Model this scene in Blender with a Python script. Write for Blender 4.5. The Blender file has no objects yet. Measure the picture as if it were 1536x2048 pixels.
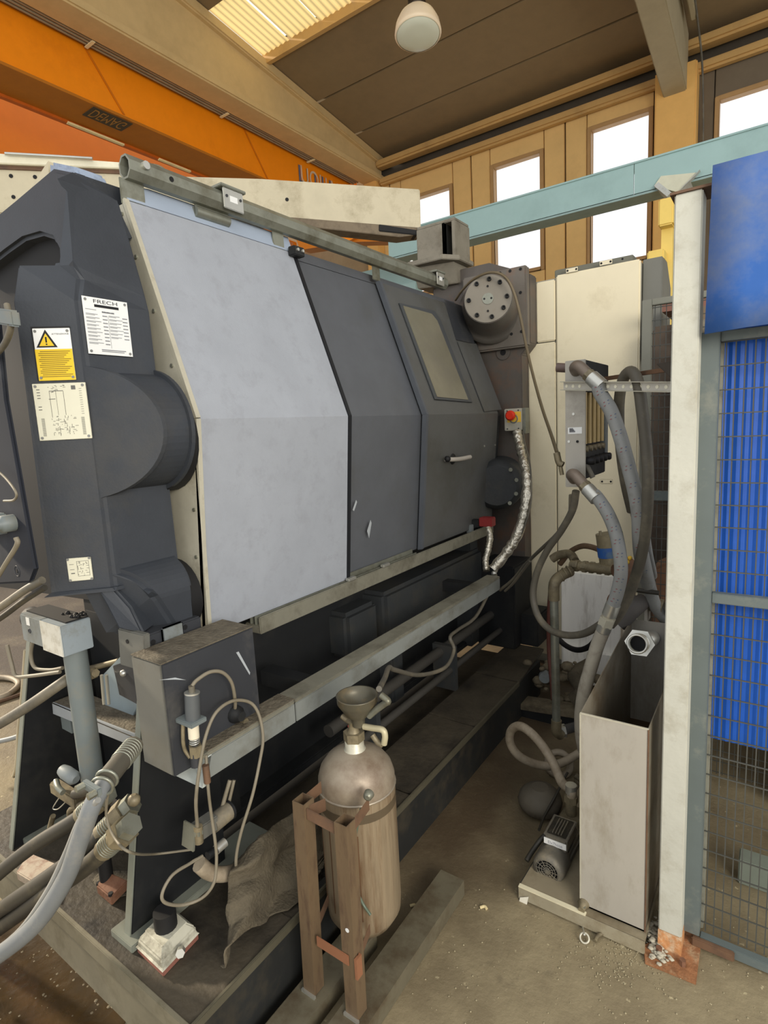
import bpy, bmesh, math, random
from mathutils import Vector, Matrix, noise
random.seed(7)
SC = bpy.context.scene
COL = SC.collection
V = Vector
# ------------------------------------------------------------ camera
FPX = 1123.0
EYE = V((0, 0, 1.6))
d1 = V((791, 209, -FPX)).normalized()            # world +Y seen in camera axes
d2 = -V((-1618, 82, -FPX)).normalized()          # world +X seen in camera axes
d2 = (d2 - d1 * d2.dot(d1)).normalized()
up = d2.cross(d1)
ROT = Matrix((d2, d1, up))                        # camera -> world
cam = bpy.data.cameras.new('camera'); camo = bpy.data.objects.new('camera', cam); COL.objects.link(camo)
cam.sensor_fit = 'VERTICAL'; cam.sensor_height = 36.0; cam.lens = FPX / 2048 * 36.0
cam.clip_start = 0.02; cam.clip_end = 300
camo.matrix_world = Matrix.Translation(EYE) @ ROT.to_4x4()
SC.camera = camo
# ------------------------------------------------------------ light
w = bpy.data.worlds.new('World'); SC.world = w; w.use_nodes = True
bg = w.node_tree.nodes['Background']; bg.inputs[0].default_value = (0.96, 0.97, 0.985, 1); bg.inputs[1].default_value = 1.22
sl = bpy.data.lights.new('sun', 'SUN'); sl.energy = 6.0; sl.angle = math.radians(4.0); sl.color = (1.0, 0.86, 0.66)
so = bpy.data.objects.new('sun', sl); COL.objects.link(so)
so.rotation_euler = (V((0.88, 0.16, -0.42))).to_track_quat('-Z', 'Y').to_euler()
def area_light(name, loc, aim, sx, sy, e, c):
    l = bpy.data.lights.new(name, 'AREA'); l.shape = 'RECTANGLE'; l.size = sx; l.size_y = sy; l.energy = e; l.color = c
    o = bpy.data.objects.new(name, l); COL.objects.link(o); o.location = loc
    o.rotation_euler = (V(aim) - V(loc)).to_track_quat('-Z', 'Y').to_euler(); return o
area_light('key_light_behind', (3.2, -1.2, 2.6), (-1.3, 2.0, 1.1), 2.4, 1.6, 230, (1.0, 0.93, 0.82))  # added warm key light behind the camera, not a lamp of the hall
vs = SC.view_settings
SC.display_settings.display_device = 'sRGB'
vs.view_transform = 'Standard'; vs.look = 'None'; vs.gamma = 1.0; vs.use_curve_mapping = False; vs.exposure = 0.0

# ------------------------------------------------------------ projection helpers
def ray(px, py): return ROT @ V((px - 768, 1024 - py, -FPX))
def P(px, py, ax, v):
    d = ray(px, py); i = 'xyz'.index(ax); return EYE + d * ((v - EYE[i]) / d[i])
def PN(px, py, pt, n):
    d = ray(px, py); n = V(n); return EYE + d * ((V(pt) - EYE).dot(n) / d.dot(n))
# ------------------------------------------------------------ materials
def lin(c):
    return tuple(((v / 255) / 12.92 if v / 255 <= 0.04045 else ((v / 255 + 0.055) / 1.055) ** 2.4) for v in c)
MATS = {}
def mat(name, rgb, rough=0.6, metal=0.0, var=0.12, scale=6.0, dirt=None, damt=0.5, dscale=3.0, bump=0.0, bscale=60.0, stretch=None, spec=0.4, trans=0.0):
    if name in MATS: return MATS[name]
    m = bpy.data.materials.new(name); m.use_nodes = True; nt = m.node_tree; N = nt.nodes; L = nt.links
    b = N['Principled BSDF']; b.inputs['Roughness'].default_value = rough; b.inputs['Metallic'].default_value = metal
    b.inputs['Specular IOR Level'].default_value = spec
    g = N.new('ShaderNodeNewGeometry'); mp = N.new('ShaderNodeMapping'); L.new(g.outputs['Position'], mp.inputs[0])
    if stretch: mp.inputs['Scale'].default_value = stretch
    n1 = N.new('ShaderNodeTexNoise'); n1.inputs['Scale'].default_value = scale; n1.inputs['Detail'].default_value = 6; n1.inputs['Roughness'].default_value = 0.65
    L.new(mp.outputs[0], n1.inputs['Vector'])
    c = lin(rgb); r = N.new('ShaderNodeValToRGB')
    r.color_ramp.elements[0].position = 0.3; r.color_ramp.elements[1].position = 0.7
    r.color_ramp.elements[0].color = (*[x * (1 - var) for x in c], 1); r.color_ramp.elements[1].color = (*[min(1, x * (1 + var)) for x in c], 1)
    L.new(n1.outputs[0], r.inputs[0]); out = r.outputs[0]
    if dirt:
        n2 = N.new('ShaderNodeTexNoise'); n2.inputs['Scale'].default_value = dscale; n2.inputs['Detail'].default_value = 8; n2.inputs['Roughness'].default_value = 0.7
        L.new(mp.outputs[0], n2.inputs['Vector'])
        r2 = N.new('ShaderNodeValToRGB'); r2.color_ramp.elements[0].position = 0.62 - damt * 0.3; r2.color_ramp.elements[1].position = 0.86 - damt * 0.3
        L.new(n2.outputs[0], r2.inputs[0])
        mx = N.new('ShaderNodeMix'); mx.data_type = 'RGBA'; L.new(r2.outputs[0], mx.inputs[0]); L.new(out, mx.inputs[6]); mx.inputs[7].default_value = (*lin(dirt), 1); out = mx.outputs[2]
    L.new(out, b.inputs['Base Color'])
    if bump:
        n3 = N.new('ShaderNodeTexNoise'); n3.inputs['Scale'].default_value = bscale; n3.inputs['Detail'].default_value = 4; L.new(mp.outputs[0], n3.inputs['Vector'])
        bp = N.new('ShaderNodeBump'); bp.inputs['Strength'].default_value = bump; bp.inputs['Distance'].default_value = 0.01; L.new(n3.outputs[0], bp.inputs['Height']); L.new(bp.outputs[0], b.inputs['Normal'])
    if trans: b.inputs['Transmission Weight'].default_value = trans
    MATS[name] = m; return m
charcoal = mat('charcoal_casting', (50, 54, 60), 0.55, var=.12, dirt=(66, 65, 62), damt=.3, dscale=2.0, bump=.06, bscale=160)
charcoal2 = mat('charcoal_steel', (47, 50, 52), 0.55, var=.12, dirt=(66, 63, 56), damt=.45, dscale=4, bump=.1)
blackp = mat('black_paint', (24, 26, 28), 0.6, var=.2, dirt=(44, 43, 39), damt=.4, dscale=3)
black = mat('flat_black', (18, 18, 19), 0.7, var=.2)
bluegrey = mat('blue_grey_sheet', (150, 155, 163), 0.5, var=.06, scale=5, dirt=(140, 144, 151), damt=.35, dscale=16, bump=.08, bscale=200)
greyblue_d = mat('slate_sheet', (84, 87, 92), 0.5, var=.08, dirt=(78, 80, 80), damt=.4, dscale=2.2, bump=.08, bscale=200)
greyolive = mat('dusty_door_sheet', (84, 85, 84), 0.5, var=.08, dirt=(70, 69, 62), damt=.5, dscale=2.0, bump=.08, bscale=200)
rebate = mat('door_edge', (24, 26, 30), 0.5)
polyc = mat('yellowed_window', (114, 110, 94), 0.22, var=.08, dirt=(108, 104, 92), damt=.4, dscale=5)
steel = mat('bare_steel', (190, 186, 168), 0.42, 0.25, var=.15, dirt=(120, 110, 90), damt=.35, dscale=6)
galv = mat('galvanised', (138, 140, 128), 0.42, 0.55, var=.15, dirt=(96, 92, 74), damt=.5, dscale=5, bump=.05)
tracks = mat('dusty_track', (134, 132, 118), 0.5, 0.3, var=.12, dirt=(92, 88, 76), damt=.5, dscale=6, bump=.1)
cream = mat('cream_enamel', (226, 216, 186), 0.45, var=.03, dirt=(196, 184, 152), damt=.22, dscale=3)
creamb = mat('cream_beam', (196, 186, 158), 0.55, var=.08, dirt=(138, 126, 98), damt=.4, dscale=3, bump=.05)
stained = mat('stained_white', (238, 236, 228), 0.5, var=.05, dirt=(176, 170, 156), damt=.42, dscale=6, stretch=(2, 2, .35))
orange = mat('crane_orange', (246, 142, 10), 0.45, var=.04, dirt=(220, 118, 6), damt=.2, dscale=1)
orange2 = mat('crane_orange_red', (198, 116, 12), 0.5, var=.04)
orangeb = mat('crane_flange', (178, 108, 22), 0.6, var=.08)
beige = mat('concrete_beige', (206, 178, 126), 0.7, var=.06, dirt=(186, 160, 112), damt=.35, dscale=1, bump=.05)
roofm = mat('roof_panel', (136, 116, 84), 0.8, var=.06, dirt=(124, 106, 78), damt=.4, dscale=.8)
seam = mat('seam_dark', (70, 58, 42), 0.8)
wallm = mat('wall_yellow', (226, 188, 122), 0.7, var=.05, dirt=(198, 164, 106), damt=.3, dscale=1.5)
gutter = mat('eaves_brown', (196, 158, 98), 0.6, var=.06, dirt=(160, 128, 80), damt=.35, dscale=1.5)
darkgap = mat('eaves_dark', (74, 66, 54), 0.8)
winframe = mat('window_frame_paint', (176, 140, 92), 0.5, var=.06)
tealb = mat('teal_beam_paint', (150, 180, 178), 0.5, var=.04, dirt=(132, 160, 158), damt=.3, dscale=1)
cloudy = mat('post_white', (184, 184, 172), 0.6, var=.05, dirt=(160, 156, 140), damt=.38, dscale=9, bump=.1)
framegrey = mat('fence_frame', (92, 101, 100), 0.55, var=.07, dirt=(126, 128, 118), damt=.3, dscale=8)
wirem = mat('fence_wire', (74, 75, 70), 0.6, 0.1, var=.1)
bluep = mat('blue_board', (24, 86, 182), 0.5, var=.06, dirt=(30, 84, 158), damt=.35, dscale=4)
blued = mat('blue_sheet_dusty', (58, 98, 166), 0.85, var=.06, dirt=(108, 120, 146), damt=.6, dscale=3, spec=.15)
rust = mat('rust', (116, 82, 62), 0.8, var=.25, scale=25, dirt=(98, 60, 40), damt=.5, dscale=20, bump=.3)
rustyp = mat('rusty_flat', (108, 82, 62), 0.7, 0.1, var=.15, dirt=(84, 66, 54), damt=.5, dscale=14)
tube = mat('raw_tube', (110, 92, 70), 0.5, 0.15, var=.16, dirt=(78, 60, 48), damt=.5, dscale=12, stretch=(3, 3, .6))
tankm = mat('tank_metal', (150, 138, 118), 0.42, 0.45, var=.12, dirt=(110, 94, 72), damt=.5, dscale=5, bump=.08)
tanks = mat('tank_stained', (138, 123, 100), 0.5, 0.15, var=.22, scale=9, dirt=(92, 66, 42), damt=.5, dscale=7, stretch=(4, 4, .3))
domem = mat('tank_dome', (148, 137, 120), 0.4, 0.2, var=.1, dirt=(106, 88, 72), damt=.5, dscale=6)
brass = mat('dirty_brass', (128, 118, 94), 0.5, 0.25, var=.2, scale=20, dirt=(80, 72, 58), damt=.5, dscale=14)
zinc = mat('zinc', (196, 196, 188), 0.32, 0.75, var=.12)
hosem = mat('grey_hose', (138, 140, 138), 0.5, var=.08, dirt=(116, 114, 108), damt=.3, dscale=14)
hosed = mat('dark_hose', (88, 84, 74), 0.55, var=.1, dirt=(120, 112, 94), damt=.45, dscale=6)
hoseb = mat('black_hose', (56, 53, 46), 0.5, var=.15, dirt=(98, 90, 70), damt=.4, dscale=5)
hosec = mat('beige_cable', (124, 117, 101), 0.55, var=.1, dirt=(104, 96, 78), damt=.4, dscale=9)
hosel = mat('mud_hose', (160, 148, 128), 0.6, var=.12, dirt=(118, 104, 84), damt=.5, dscale=9)
sheet = mat('tank_sheet', (168, 163, 152), 0.5, 0.1, var=.06, dirt=(138, 130, 112), damt=.45, dscale=5, stretch=(1.5, 1.5, .6))
sheetin = mat('tank_inside', (126, 119, 104), 0.5, .05, var=.15, dirt=(80, 62, 36), damt=.5, dscale=4)
white = mat('plaque_white', (222, 224, 222), 0.4, .1, var=.03)
platec = mat('plaque_cream', (206, 204, 184), 0.45, .1, var=.04)
ink = mat('ink', (52, 54, 58), 0.6, var=.05)
yellow = mat('warn_yellow', (216, 184, 40), 0.5, var=.05)
blacki = mat('ink_black', (20, 20, 22), 0.6, var=.02)
redm = mat('red_button', (222, 52, 26), 0.4, var=.04)
signy = mat('sign_yellow', (232, 190, 70), .5, var=.03)
boxgrey = mat('box_grey', (104, 104, 98), 0.5, .1, var=.08, dirt=(88, 84, 74), damt=.35, dscale=6)
boxdark = mat('box_charcoal', (50, 52, 56), 0.5, var=.1, dirt=(84, 82, 78), damt=.3, dscale=4)
grime = mat('grime', (100, 93, 79), 0.85, var=.25, scale=20, dirt=(66, 58, 46), damt=.5, dscale=12, bump=.6, bscale=90)
traym = mat('tray_top', (70, 64, 53), 0.55, var=.2, dirt=(36, 33, 29), damt=.6, dscale=4, bump=.25, bscale=50)
traysd = mat('tray_side', (36, 37, 36), 0.6, var=.2, dirt=(66, 60, 48), damt=.35, dscale=5)
trayedge = mat('tray_edge', (112, 107, 90), 0.6, var=.15, dirt=(90, 84, 66), damt=.5, dscale=9)
lightpaint = mat('pale_green_paint', (118, 122, 112), .5, var=.08, dirt=(110, 108, 94), damt=.4, dscale=8)
polem = mat('pole_grey', (104, 112, 112), .5, var=.06, dirt=(120, 116, 102), damt=.25, dscale=6)
mid = mat('valve_grey', (118, 124, 124), .5, var=.08, dirt=(92, 90, 80), damt=.4, dscale=9)
pale = mat('valve_pale', (178, 182, 178), .5, var=.08, dirt=(140, 138, 128), damt=.4, dscale=12)
clothm = mat('dirty_cloth', (94, 86, 70), 0.9, var=.2, dirt=(66, 60, 48), damt=.5, dscale=7, bump=.5, bscale=120)
foil = mat('foil_tape', (206, 200, 184), 0.28, .85, var=.12, scale=30, bump=.9, bscale=45)
lampg = mat('lamp_glass', (222, 226, 206), .35, var=.02)
lampw = mat('lamp_shade', (238, 218, 186), .4, var=.03)
motor = mat('motor_grey', (104, 100, 90), .55, .1, var=.15, dirt=(140, 130, 108), damt=.5, dscale=10, bump=.2)
mud = mat('mud', (112, 102, 82), 0.85, var=.25, scale=14, dirt=(68, 60, 46), damt=.5, dscale=8, bump=.7, bscale=40)
amber = mat('amber_tubes', (170, 146, 96), .3, var=.1)
bluecap = mat('blue_cap', (40, 84, 150), .45, var=.1, dirt=(100, 120, 100), damt=.3, dscale=20)
signblue = mat('sign_blue', (96, 104, 126), .6, var=.05)
brownm = mat('brown_machinery', (120, 88, 66), .7, var=.2, dirt=(80, 62, 50), damt=.5, dscale=4)

# floor
def floor_mat():
    m = bpy.data.materials.new('floor_concrete'); m.use_nodes = True; nt = m.node_tree; N = nt.nodes; L = nt.links; b = N['Principled BSDF']
    g = N.new('ShaderNodeNewGeometry')
    def nz(s, d=8, r=.65):
        n = N.new('ShaderNodeTexNoise'); n.inputs['Scale'].default_value = s; n.inputs['Detail'].default_value = d; n.inputs['Roughness'].default_value = r; L.new(g.outputs['Position'], n.inputs['Vector']); return n
    r = N.new('ShaderNodeValToRGB'); e = r.color_ramp.elements; e[0].position = .3; e[0].color = (*lin((112, 100, 76)), 1); e[1].position = .72; e[1].color = (*lin((152, 140, 110)), 1)
    L.new(nz(2.4).outputs[0], r.inputs[0])
    def mixin(prev, fac, col):
        mx = N.new('ShaderNodeMix'); mx.data_type = 'RGBA'; L.new(fac, mx.inputs[0]); L.new(prev, mx.inputs[6]); mx.inputs[7].default_value = (*lin(col), 1); return mx.outputs[2]
    def rmp(src, a, c):
        q = N.new('ShaderNodeValToRGB'); q.color_ramp.elements[0].position = a; q.color_ramp.elements[1].position = c; L.new(src, q.inputs[0]); return q.outputs[0]
    o = mixin(r.outputs[0], rmp(nz(26, 3).outputs[0], .66, .74), (196, 184, 148))
    o = mixin(o, rmp(nz(11, 5).outputs[0], .60, .78), (112, 102, 80))
    # oily grime in the alley beside the machine
    sx = N.new('ShaderNodeSeparateXYZ'); L.new(g.outputs['Position'], sx.inputs[0])
    def mr(s, a, c):
        q = N.new('ShaderNodeMapRange'); q.inputs[1].default_value = a; q.inputs[2].default_value = c; L.new(s, q.inputs[0]); return q.outputs[0]
    mu = N.new('ShaderNodeMath'); mu.operation = 'MULTIPLY'; L.new(mr(sx.outputs[0], -.55, -.95), mu.inputs[0]); L.new(mr(sx.outputs[1], .9, 1.7), mu.inputs[1])
    ad = N.new('ShaderNodeMath'); ad.operation = 'ADD'; ad.inputs[1].default_value = -.5
    L.new(nz(2.2, 6).outputs[0], ad.inputs[0])
    a2 = N.new('ShaderNodeMath'); a2.operation = 'MULTIPLY_ADD'; L.new(ad.outputs[0], a2.inputs[0]); a2.inputs[1].default_value = 1.6; L.new(mu.outputs[0], a2.inputs[2]); a2.use_clamp = True
    m3 = N.new('ShaderNodeMath'); m3.operation = 'MULTIPLY'; L.new(a2.outputs[0], m3.inputs[0]); L.new(mr(sx.outputs[0], .3, -.6), m3.inputs[1])
    o = mixin(o, m3.outputs[0], (78, 66, 50))
    L.new(o, b.inputs['Base Color'])
    rr = N.new('ShaderNodeMapRange'); rr.inputs[3].default_value = .75; rr.inputs[4].default_value = .38; L.new(a2.outputs[0], rr.inputs[0]); L.new(rr.outputs[0], b.inputs['Roughness'])
    bp = N.new('ShaderNodeBump'); bp.inputs['Strength'].default_value = .35; bp.inputs['Distance'].default_value = .01; L.new(nz(40, 6).outputs[0], bp.inputs['Height']); L.new(bp.outputs[0], b.inputs['Normal'])
    return m
# ------------------------------------------------------------ mesh builder
class MB:
    def __init__(s): s.v = []; s.f = []; s.sm = []
    def add(s, vs_, fs, smooth=False):
        n = len(s.v); s.v += [V(a) for a in vs_]; s.f += [tuple(i + n for i in f) for f in fs]; s.sm += [smooth] * len(fs); return s
    def pbox(s, o, u, v_, w_):
        o, u, v_, w_ = V(o), V(u), V(v_), V(w_)
        p = [o, o + u, o + u + v_, o + v_, o + w_, o + u + w_, o + u + v_ + w_, o + v_ + w_]
        return s.add(p, [(0, 3, 2, 1), (4, 5, 6, 7), (0, 1, 5, 4), (1, 2, 6, 5), (2, 3, 7, 6), (3, 0, 4, 7)])
    def box(s, x0, x1, y0, y1, z0, z1): return s.pbox((x0, y0, z0), (x1 - x0, 0, 0), (0, y1 - y0, 0), (0, 0, z1 - z0))
    def prism(s, pts, d):
        n = len(pts); d = V(d); pts = [V(p) for p in pts]
        return s.add(pts + [p + d for p in pts], [tuple(range(n))[::-1], tuple(range(n, 2 * n))] + [(i, (i + 1) % n, n + (i + 1) % n, n + i) for i in range(n)])
    def loft(s, rings, cap=True, closed=True, smooth=False):
        n = len(rings[0]); vs_ = [V(p) for r in rings for p in r]; f = []
        for k in range(len(rings) - 1):
            for i in range(n if closed else n - 1):
                a = k * n + i; b = k * n + (i + 1) % n; f.append((a, b, b + n, a + n))
        m = len(s.f); s.add(vs_, f, smooth)
        if cap: s.add([V(p) for p in rings[0]], [tuple(range(n))[::-1]]); s.add([V(p) for p in rings[-1]], [tuple(range(n))])
        return s
    def ring(s, c, n_, r, seg=16, r2=None, a0=0):
        n_ = V(n_).normalized(); t = V((0, 0, 1)) if abs(n_.z) < .9 else V((1, 0, 0)); u = n_.cross(t).normalized(); v_ = n_.cross(u)
        r2 = r if r2 is None else r2
        return [V(c) + u * (r * math.cos(a0 + 2 * math.pi * i / seg)) + v_ * (r2 * math.sin(a0 + 2 * math.pi * i / seg)) for i in range(seg)]
    def cyl(s, a, b, r, seg=16, r2=None, cap=True, smooth=True):
        a, b = V(a), V(b); r2 = r if r2 is None else r2
        return s.loft([s.ring(a, b - a, r, seg), s.ring(b, b - a, r2, seg)], cap, True, smooth)
    def lathe(s, c, axis, prof, seg=24, cap=True):
        axis = V(axis).normalized(); return s.loft([s.ring(V(c) + axis * h, axis, max(r, 1e-4), seg) for r, h in prof], cap, True, True)
    def sphere(s, c, r, seg=12, sc=(1, 1, 1)):
        rs = []
        for k in range(1, 8):
            th = math.pi * k / 8; rs.append([V((c[0] + sc[0] * r * math.sin(th) * math.cos(2 * math.pi * i / seg), c[1] + sc[1] * r * math.sin(th) * math.sin(2 * math.pi * i / seg), c[2] - sc[2] * r * math.cos(th))) for i in range(seg)])
        return s.loft(rs, True, True, True)
    def tube(s, pts, r, seg=10, sub=6, cap=True, rfun=None):
        q = spline(pts, sub); n = len(q)
        tn = [(q[min(i + 1, n - 1)] - q[max(i - 1, 0)]).normalized() for i in range(n)]
        u = tn[0].orthogonal().normalized(); rings = []
        for i in range(n):
            u = (u - tn[i] * u.dot(tn[i])).normalized(); v_ = tn[i].cross(u)
            rr = rfun(i / (n - 1)) if rfun else r
            rings.append([q[i] + u * (rr * math.cos(2 * math.pi * k / seg)) + v_ * (rr * math.sin(2 * math.pi * k / seg)) for k in range(seg)])
        return s.loft(rings, cap, True, True)
    def torus(s, c, n_, R, r, seg=24, sg=8, a0=0, a1=2 * math.pi):
        n_ = V(n_).normalized(); t = V((0, 0, 1)) if abs(n_.z) < .9 else V((1, 0, 0)); u = n_.cross(t).normalized(); v_ = n_.cross(u); c = V(c); rings = []
        full = abs(a1 - a0 - 2 * math.pi) < 1e-6; m = seg if full else seg + 1
        for i in range(m):
            a = a0 + (a1 - a0) * i / seg; dd = u * math.cos(a) + v_ * math.sin(a)
            rings.append([c + dd * (R + r * math.cos(2 * math.pi * k / sg)) + n_ * (r * math.sin(2 * math.pi * k / sg)) for k in range(sg)])
        if full: rings.append(rings[0])
        return s.loft(rings, not full, True, True)
    def build(s, name, m, parent=None, bevel=0.0, kind=None, label=None, cat=None, group=None, loc=None):
        base = V(parent['wl']) if parent is not None else None
        if base is None:
            if loc is None:
                xs = [p.x for p in s.v]; ys = [p.y for p in s.v]; zs = [p.z for p in s.v]
                loc = ((min(xs) + max(xs)) / 2, (min(ys) + max(ys)) / 2, min(zs))
            base = V(loc)
        me = bpy.data.meshes.new(name); me.from_pydata([p - base for p in s.v], [], s.f); me.materials.append(m)
        for p, k in zip(me.polygons, s.sm): p.use_smooth = k
        bm = bmesh.new(); bm.from_mesh(me); bmesh.ops.recalc_face_normals(bm, faces=bm.faces)
        if bevel:
            bmesh.ops.remove_doubles(bm, verts=bm.verts, dist=1e-6)
            eg = [e for e in bm.edges if len(e.link_faces) == 2 and e.calc_face_angle(0) > 0.5]
            bmesh.ops.bevel(bm, geom=eg, offset=bevel, segments=2, affect='EDGES', clamp_overlap=True)
        bm.to_mesh(me); bm.free()
        o = bpy.data.objects.new(name, me); COL.objects.link(o)
        if parent is not None: o.parent = parent
        else: o.location = base
        o['wl'] = tuple(base)
        tag(o, label, cat, group, kind); return o
def spline(pts, sub):
    p = [V(a) for a in pts]
    if len(p) < 3 or sub < 2: return p
    p = [p[0] * 2 - p[1]] + p + [p[-1] * 2 - p[-2]]; out = []
    for i in range(1, len(p) - 2):
        for k in range(sub):
            t = k / sub; a, b, c, d = p[i - 1], p[i], p[i + 1], p[i + 2]
            out.append(.5 * ((2 * b) + (c - a) * t + (2 * a - 5 * b + 4 * c - d) * t * t + (3 * b - a - 3 * c + d) * t ** 3))
    out.append(p[-2]); return out
def tag(o, label=None, cat=None, group=None, kind=None):
    if label: o['label'] = label
    if cat: o['category'] = cat
    if group: o['group'] = group
    if kind: o['kind'] = kind
def thing(name, label, cat, loc, group=None, kind=None):
    o = bpy.data.objects.new(name, None); COL.objects.link(o); o.location = loc; o.empty_display_size = .1; o['wl'] = tuple(loc)
    tag(o, label, cat, group, kind); return o
def text_mesh(body, o, u, v_, h, depth, name, m, parent, width=None):
    """lettering laid on a surface: origin o, reading direction u, up v_, height h"""
    cu = bpy.data.curves.new(name, 'FONT'); cu.body = body; cu.size = 1; cu.extrude = 0.0; cu.align_x = 'LEFT'
    t = bpy.data.objects.new(name, cu); COL.objects.link(t)
    dg = bpy.context.evaluated_depsgraph_get(); me = bpy.data.meshes.new_from_object(t.evaluated_get(dg)); bpy.data.objects.remove(t)
    if not len(me.vertices): return
    xs = [q.co.x for q in me.vertices]; ys = [q.co.y for q in me.vertices]; x0 = min(xs); y0 = min(ys); sx = max(xs) - x0; sy = max(ys) - y0
    u = V(u).normalized(); v_ = V(v_).normalized(); n = u.cross(v_); fy = h / sy; fx = (width / sx) if width else fy
    mb = MB(); pts = [V(o) + u * ((q.co.x - x0) * fx) + v_ * ((q.co.y - y0) * fy) + n * depth for q in me.vertices]
    mb.add(pts, [tuple(p.vertices) for p in me.polygons]); bpy.data.meshes.remove(me)
    return mb.build(name, m, parent)
def hexa(mb, c, ax, r, h): ax = V(ax).normalized(); return mb.cyl(c, V(c) + ax * h, r, 6, smooth=False)
def holes(mb, c, n_, r): return mb.cyl(V(c) - V(n_) * .001, V(c) + V(n_) * .0015, r, 10)
# ============================================================ SETTING
f = MB().box(-16, 7, -4, 9.3, -.12, 0).build('floor', floor_mat(), kind='structure', label='oil-stained tan concrete factory floor')
K = 0.11774
def cz(y): return 6.33 + K * (9 - y)
ce = thing('ceiling', 'brown roof panels with dark joints sloping down to the window wall', None, (0, 4, 6.9), kind='structure')
YS = [9.25, 8.175, 7.245, 6.21, 5.28, 4.3, 3.33, 2.36, 1.4]
for i in range(len(YS) - 1):
    y1, y0 = YS[i], YS[i + 1]; x0 = -6.0
    if i == 3: x0 = -1.4
    g = .018
    MB().prism([(x0, y0 + g, cz(y0 + g)), (x0, y1 - g, cz(y1 - g)), (6, y1 - g, cz(y1 - g)), (6, y0 + g, cz(y0 + g))], (0, 0, .12)).build('roof_panel', roofm, ce)
MB().prism([(-1.4, 1.4, cz(1.4) + .1), (-1.4, 9.25, cz(9.25) + .1), (6, 9.25, cz(9.25) + .1), (6, 1.4, cz(1.4) + .1)], (0, 0, .05)).build('roof_backing', seam, ce)
MB().prism([(-6, 6.22, cz(6.22) + .1), (-6, 9.25, cz(9.25) + .1), (-1.4, 9.25, cz(9.25) + .1), (-1.4, 6.22, cz(6.22) + .1)], (0, 0, .05)).build('roof_backing', seam, ce)
# corrugated translucent skylight
sk = bpy.data.materials.new('skylight_sheet'); sk.use_nodes = True; nt = sk.node_tree; nt.nodes.clear()
o_ = nt.nodes.new('ShaderNodeOutputMaterial'); t_ = nt.nodes.new('ShaderNodeBsdfTranslucent'); t_.inputs[0].default_value = (*lin((216, 194, 138)), 1)
d_ = nt.nodes.new('ShaderNodeBsdfDiffuse'); d_.inputs[0].default_value = (*lin((206, 178, 112)), 1); a_ = nt.nodes.new('ShaderNodeMixShader'); a_.inputs[0].default_value = .35
nt.links.new(t_.outputs[0], a_.inputs[1]); nt.links.new(d_.outputs[0], a_.inputs[2]); nt.links.new(a_.outputs[0], o_.inputs[0])
sky = thing('skylight', 'glowing yellow corrugated translucent roof sheets beside the beige beam', 'skylight', (-3.7, 5.75, cz(5.7)))
xx = -6.0; k = 0
while xx < -1.5:
    wd = .52; rows = []
    n = 27
    for yy in (5.24, 6.25):
        rows.append([V((xx + (wd - .012) * i / (n - 1), yy, cz(yy) + .05 + .008 * math.cos(i * 2 * math.pi / 4.5) + .008 * (k % 2))) for i in range(n)])
    MB().loft(rows, False, False, True).build('translucent_sheet', sk, sky); xx += wd; k += 1
MB().box(-6.0, -1.4, 6.19, 6.25, cz(6.2) - .06, cz(6.2) + .10).build('trim_1', gutter, kind='structure', label='brown edge board below the skylight')
# window wall at y=9
YW = 9.0
wallb = thing('wall_back', 'yellowed factory wall of framed window bays and narrow panels', None, (-3, YW, 0), kind='structure')
def wq(px, py): return P(px, py, 'y', YW)
WINS = [(-5.62, -4.61, 3.9, 5.56), (-3.93, -3.07, 3.9, 5.63), (-2.43, -1.56, 3.75, 5.70), (-.84, .10, 3.9, 5.55)]
zt = 6.0; xs = -6.1
shadew = mat('shaded_wall', (112, 100, 82), .8, var=.06)  # same wall right of the column, its backlit shade put into the colour
for (a, b, c, d) in WINS:
    cx = (xs + a) / 2
    nm = 2
    for j in range(nm):
        u0 = xs + (a - xs) * j / nm; u1 = xs + (a - xs) * (j + 1) / nm
        MB().box(u0 + .012, u1 - .012, YW, YW + .14, 3.0, zt).build('panel', wallm if u1 < -1.2 else shadew, wallb, bevel=.008)
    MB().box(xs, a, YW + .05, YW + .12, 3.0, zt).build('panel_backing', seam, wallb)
    MB().box(a, b, YW, YW + .14, d, zt).build('panel', wallm if a < -1 else shadew, wallb, bevel=.006)
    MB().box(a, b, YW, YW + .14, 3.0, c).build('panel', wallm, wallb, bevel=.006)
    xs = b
MB().box(xs, 5, YW, YW + .14, 3.0, zt).build('panel', shadew, wallb)
MB().box(-16, 5, YW, YW + .2, 0, 3.0).build('lower_wall', mat('lower_wall', (176, 168, 146), .8, var=.08), wallb)
MB().box(-15.9, -15.7, -4, 9.0, 0, 4.0).build('wall_left', mat('lower_wall', (176, 168, 146)), kind='structure', label='plain far side wall of the hall, left of the crane bay')
MB().box(-6.1, 5, YW + .05, YW + .2, zt, 6.5).build('eaves_back', darkgap, wallb)
MB().box(-16, -6.1, YW, YW + .2, 3.0, 6.9).build('side_panel', mat('dull_wall', (150, 132, 100), .8), wallb)
glass = bpy.data.materials.new('window_glass'); glass.use_nodes = True; nt = glass.node_tree; nt.nodes.clear()
o_ = nt.nodes.new('ShaderNodeOutputMaterial'); t_ = nt.nodes.new('ShaderNodeBsdfTransparent'); g_ = nt.nodes.new('ShaderNodeBsdfGlossy'); g_.inputs[1].default_value = .05
a_ = nt.nodes.new('ShaderNodeMixShader'); a_.inputs[0].default_value = .06; nt.links.new(t_.outputs[0], a_.inputs[1]); nt.links.new(g_.outputs[0], a_.inputs[2]); nt.links.new(a_.outputs[0], o_.inputs[0])
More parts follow.
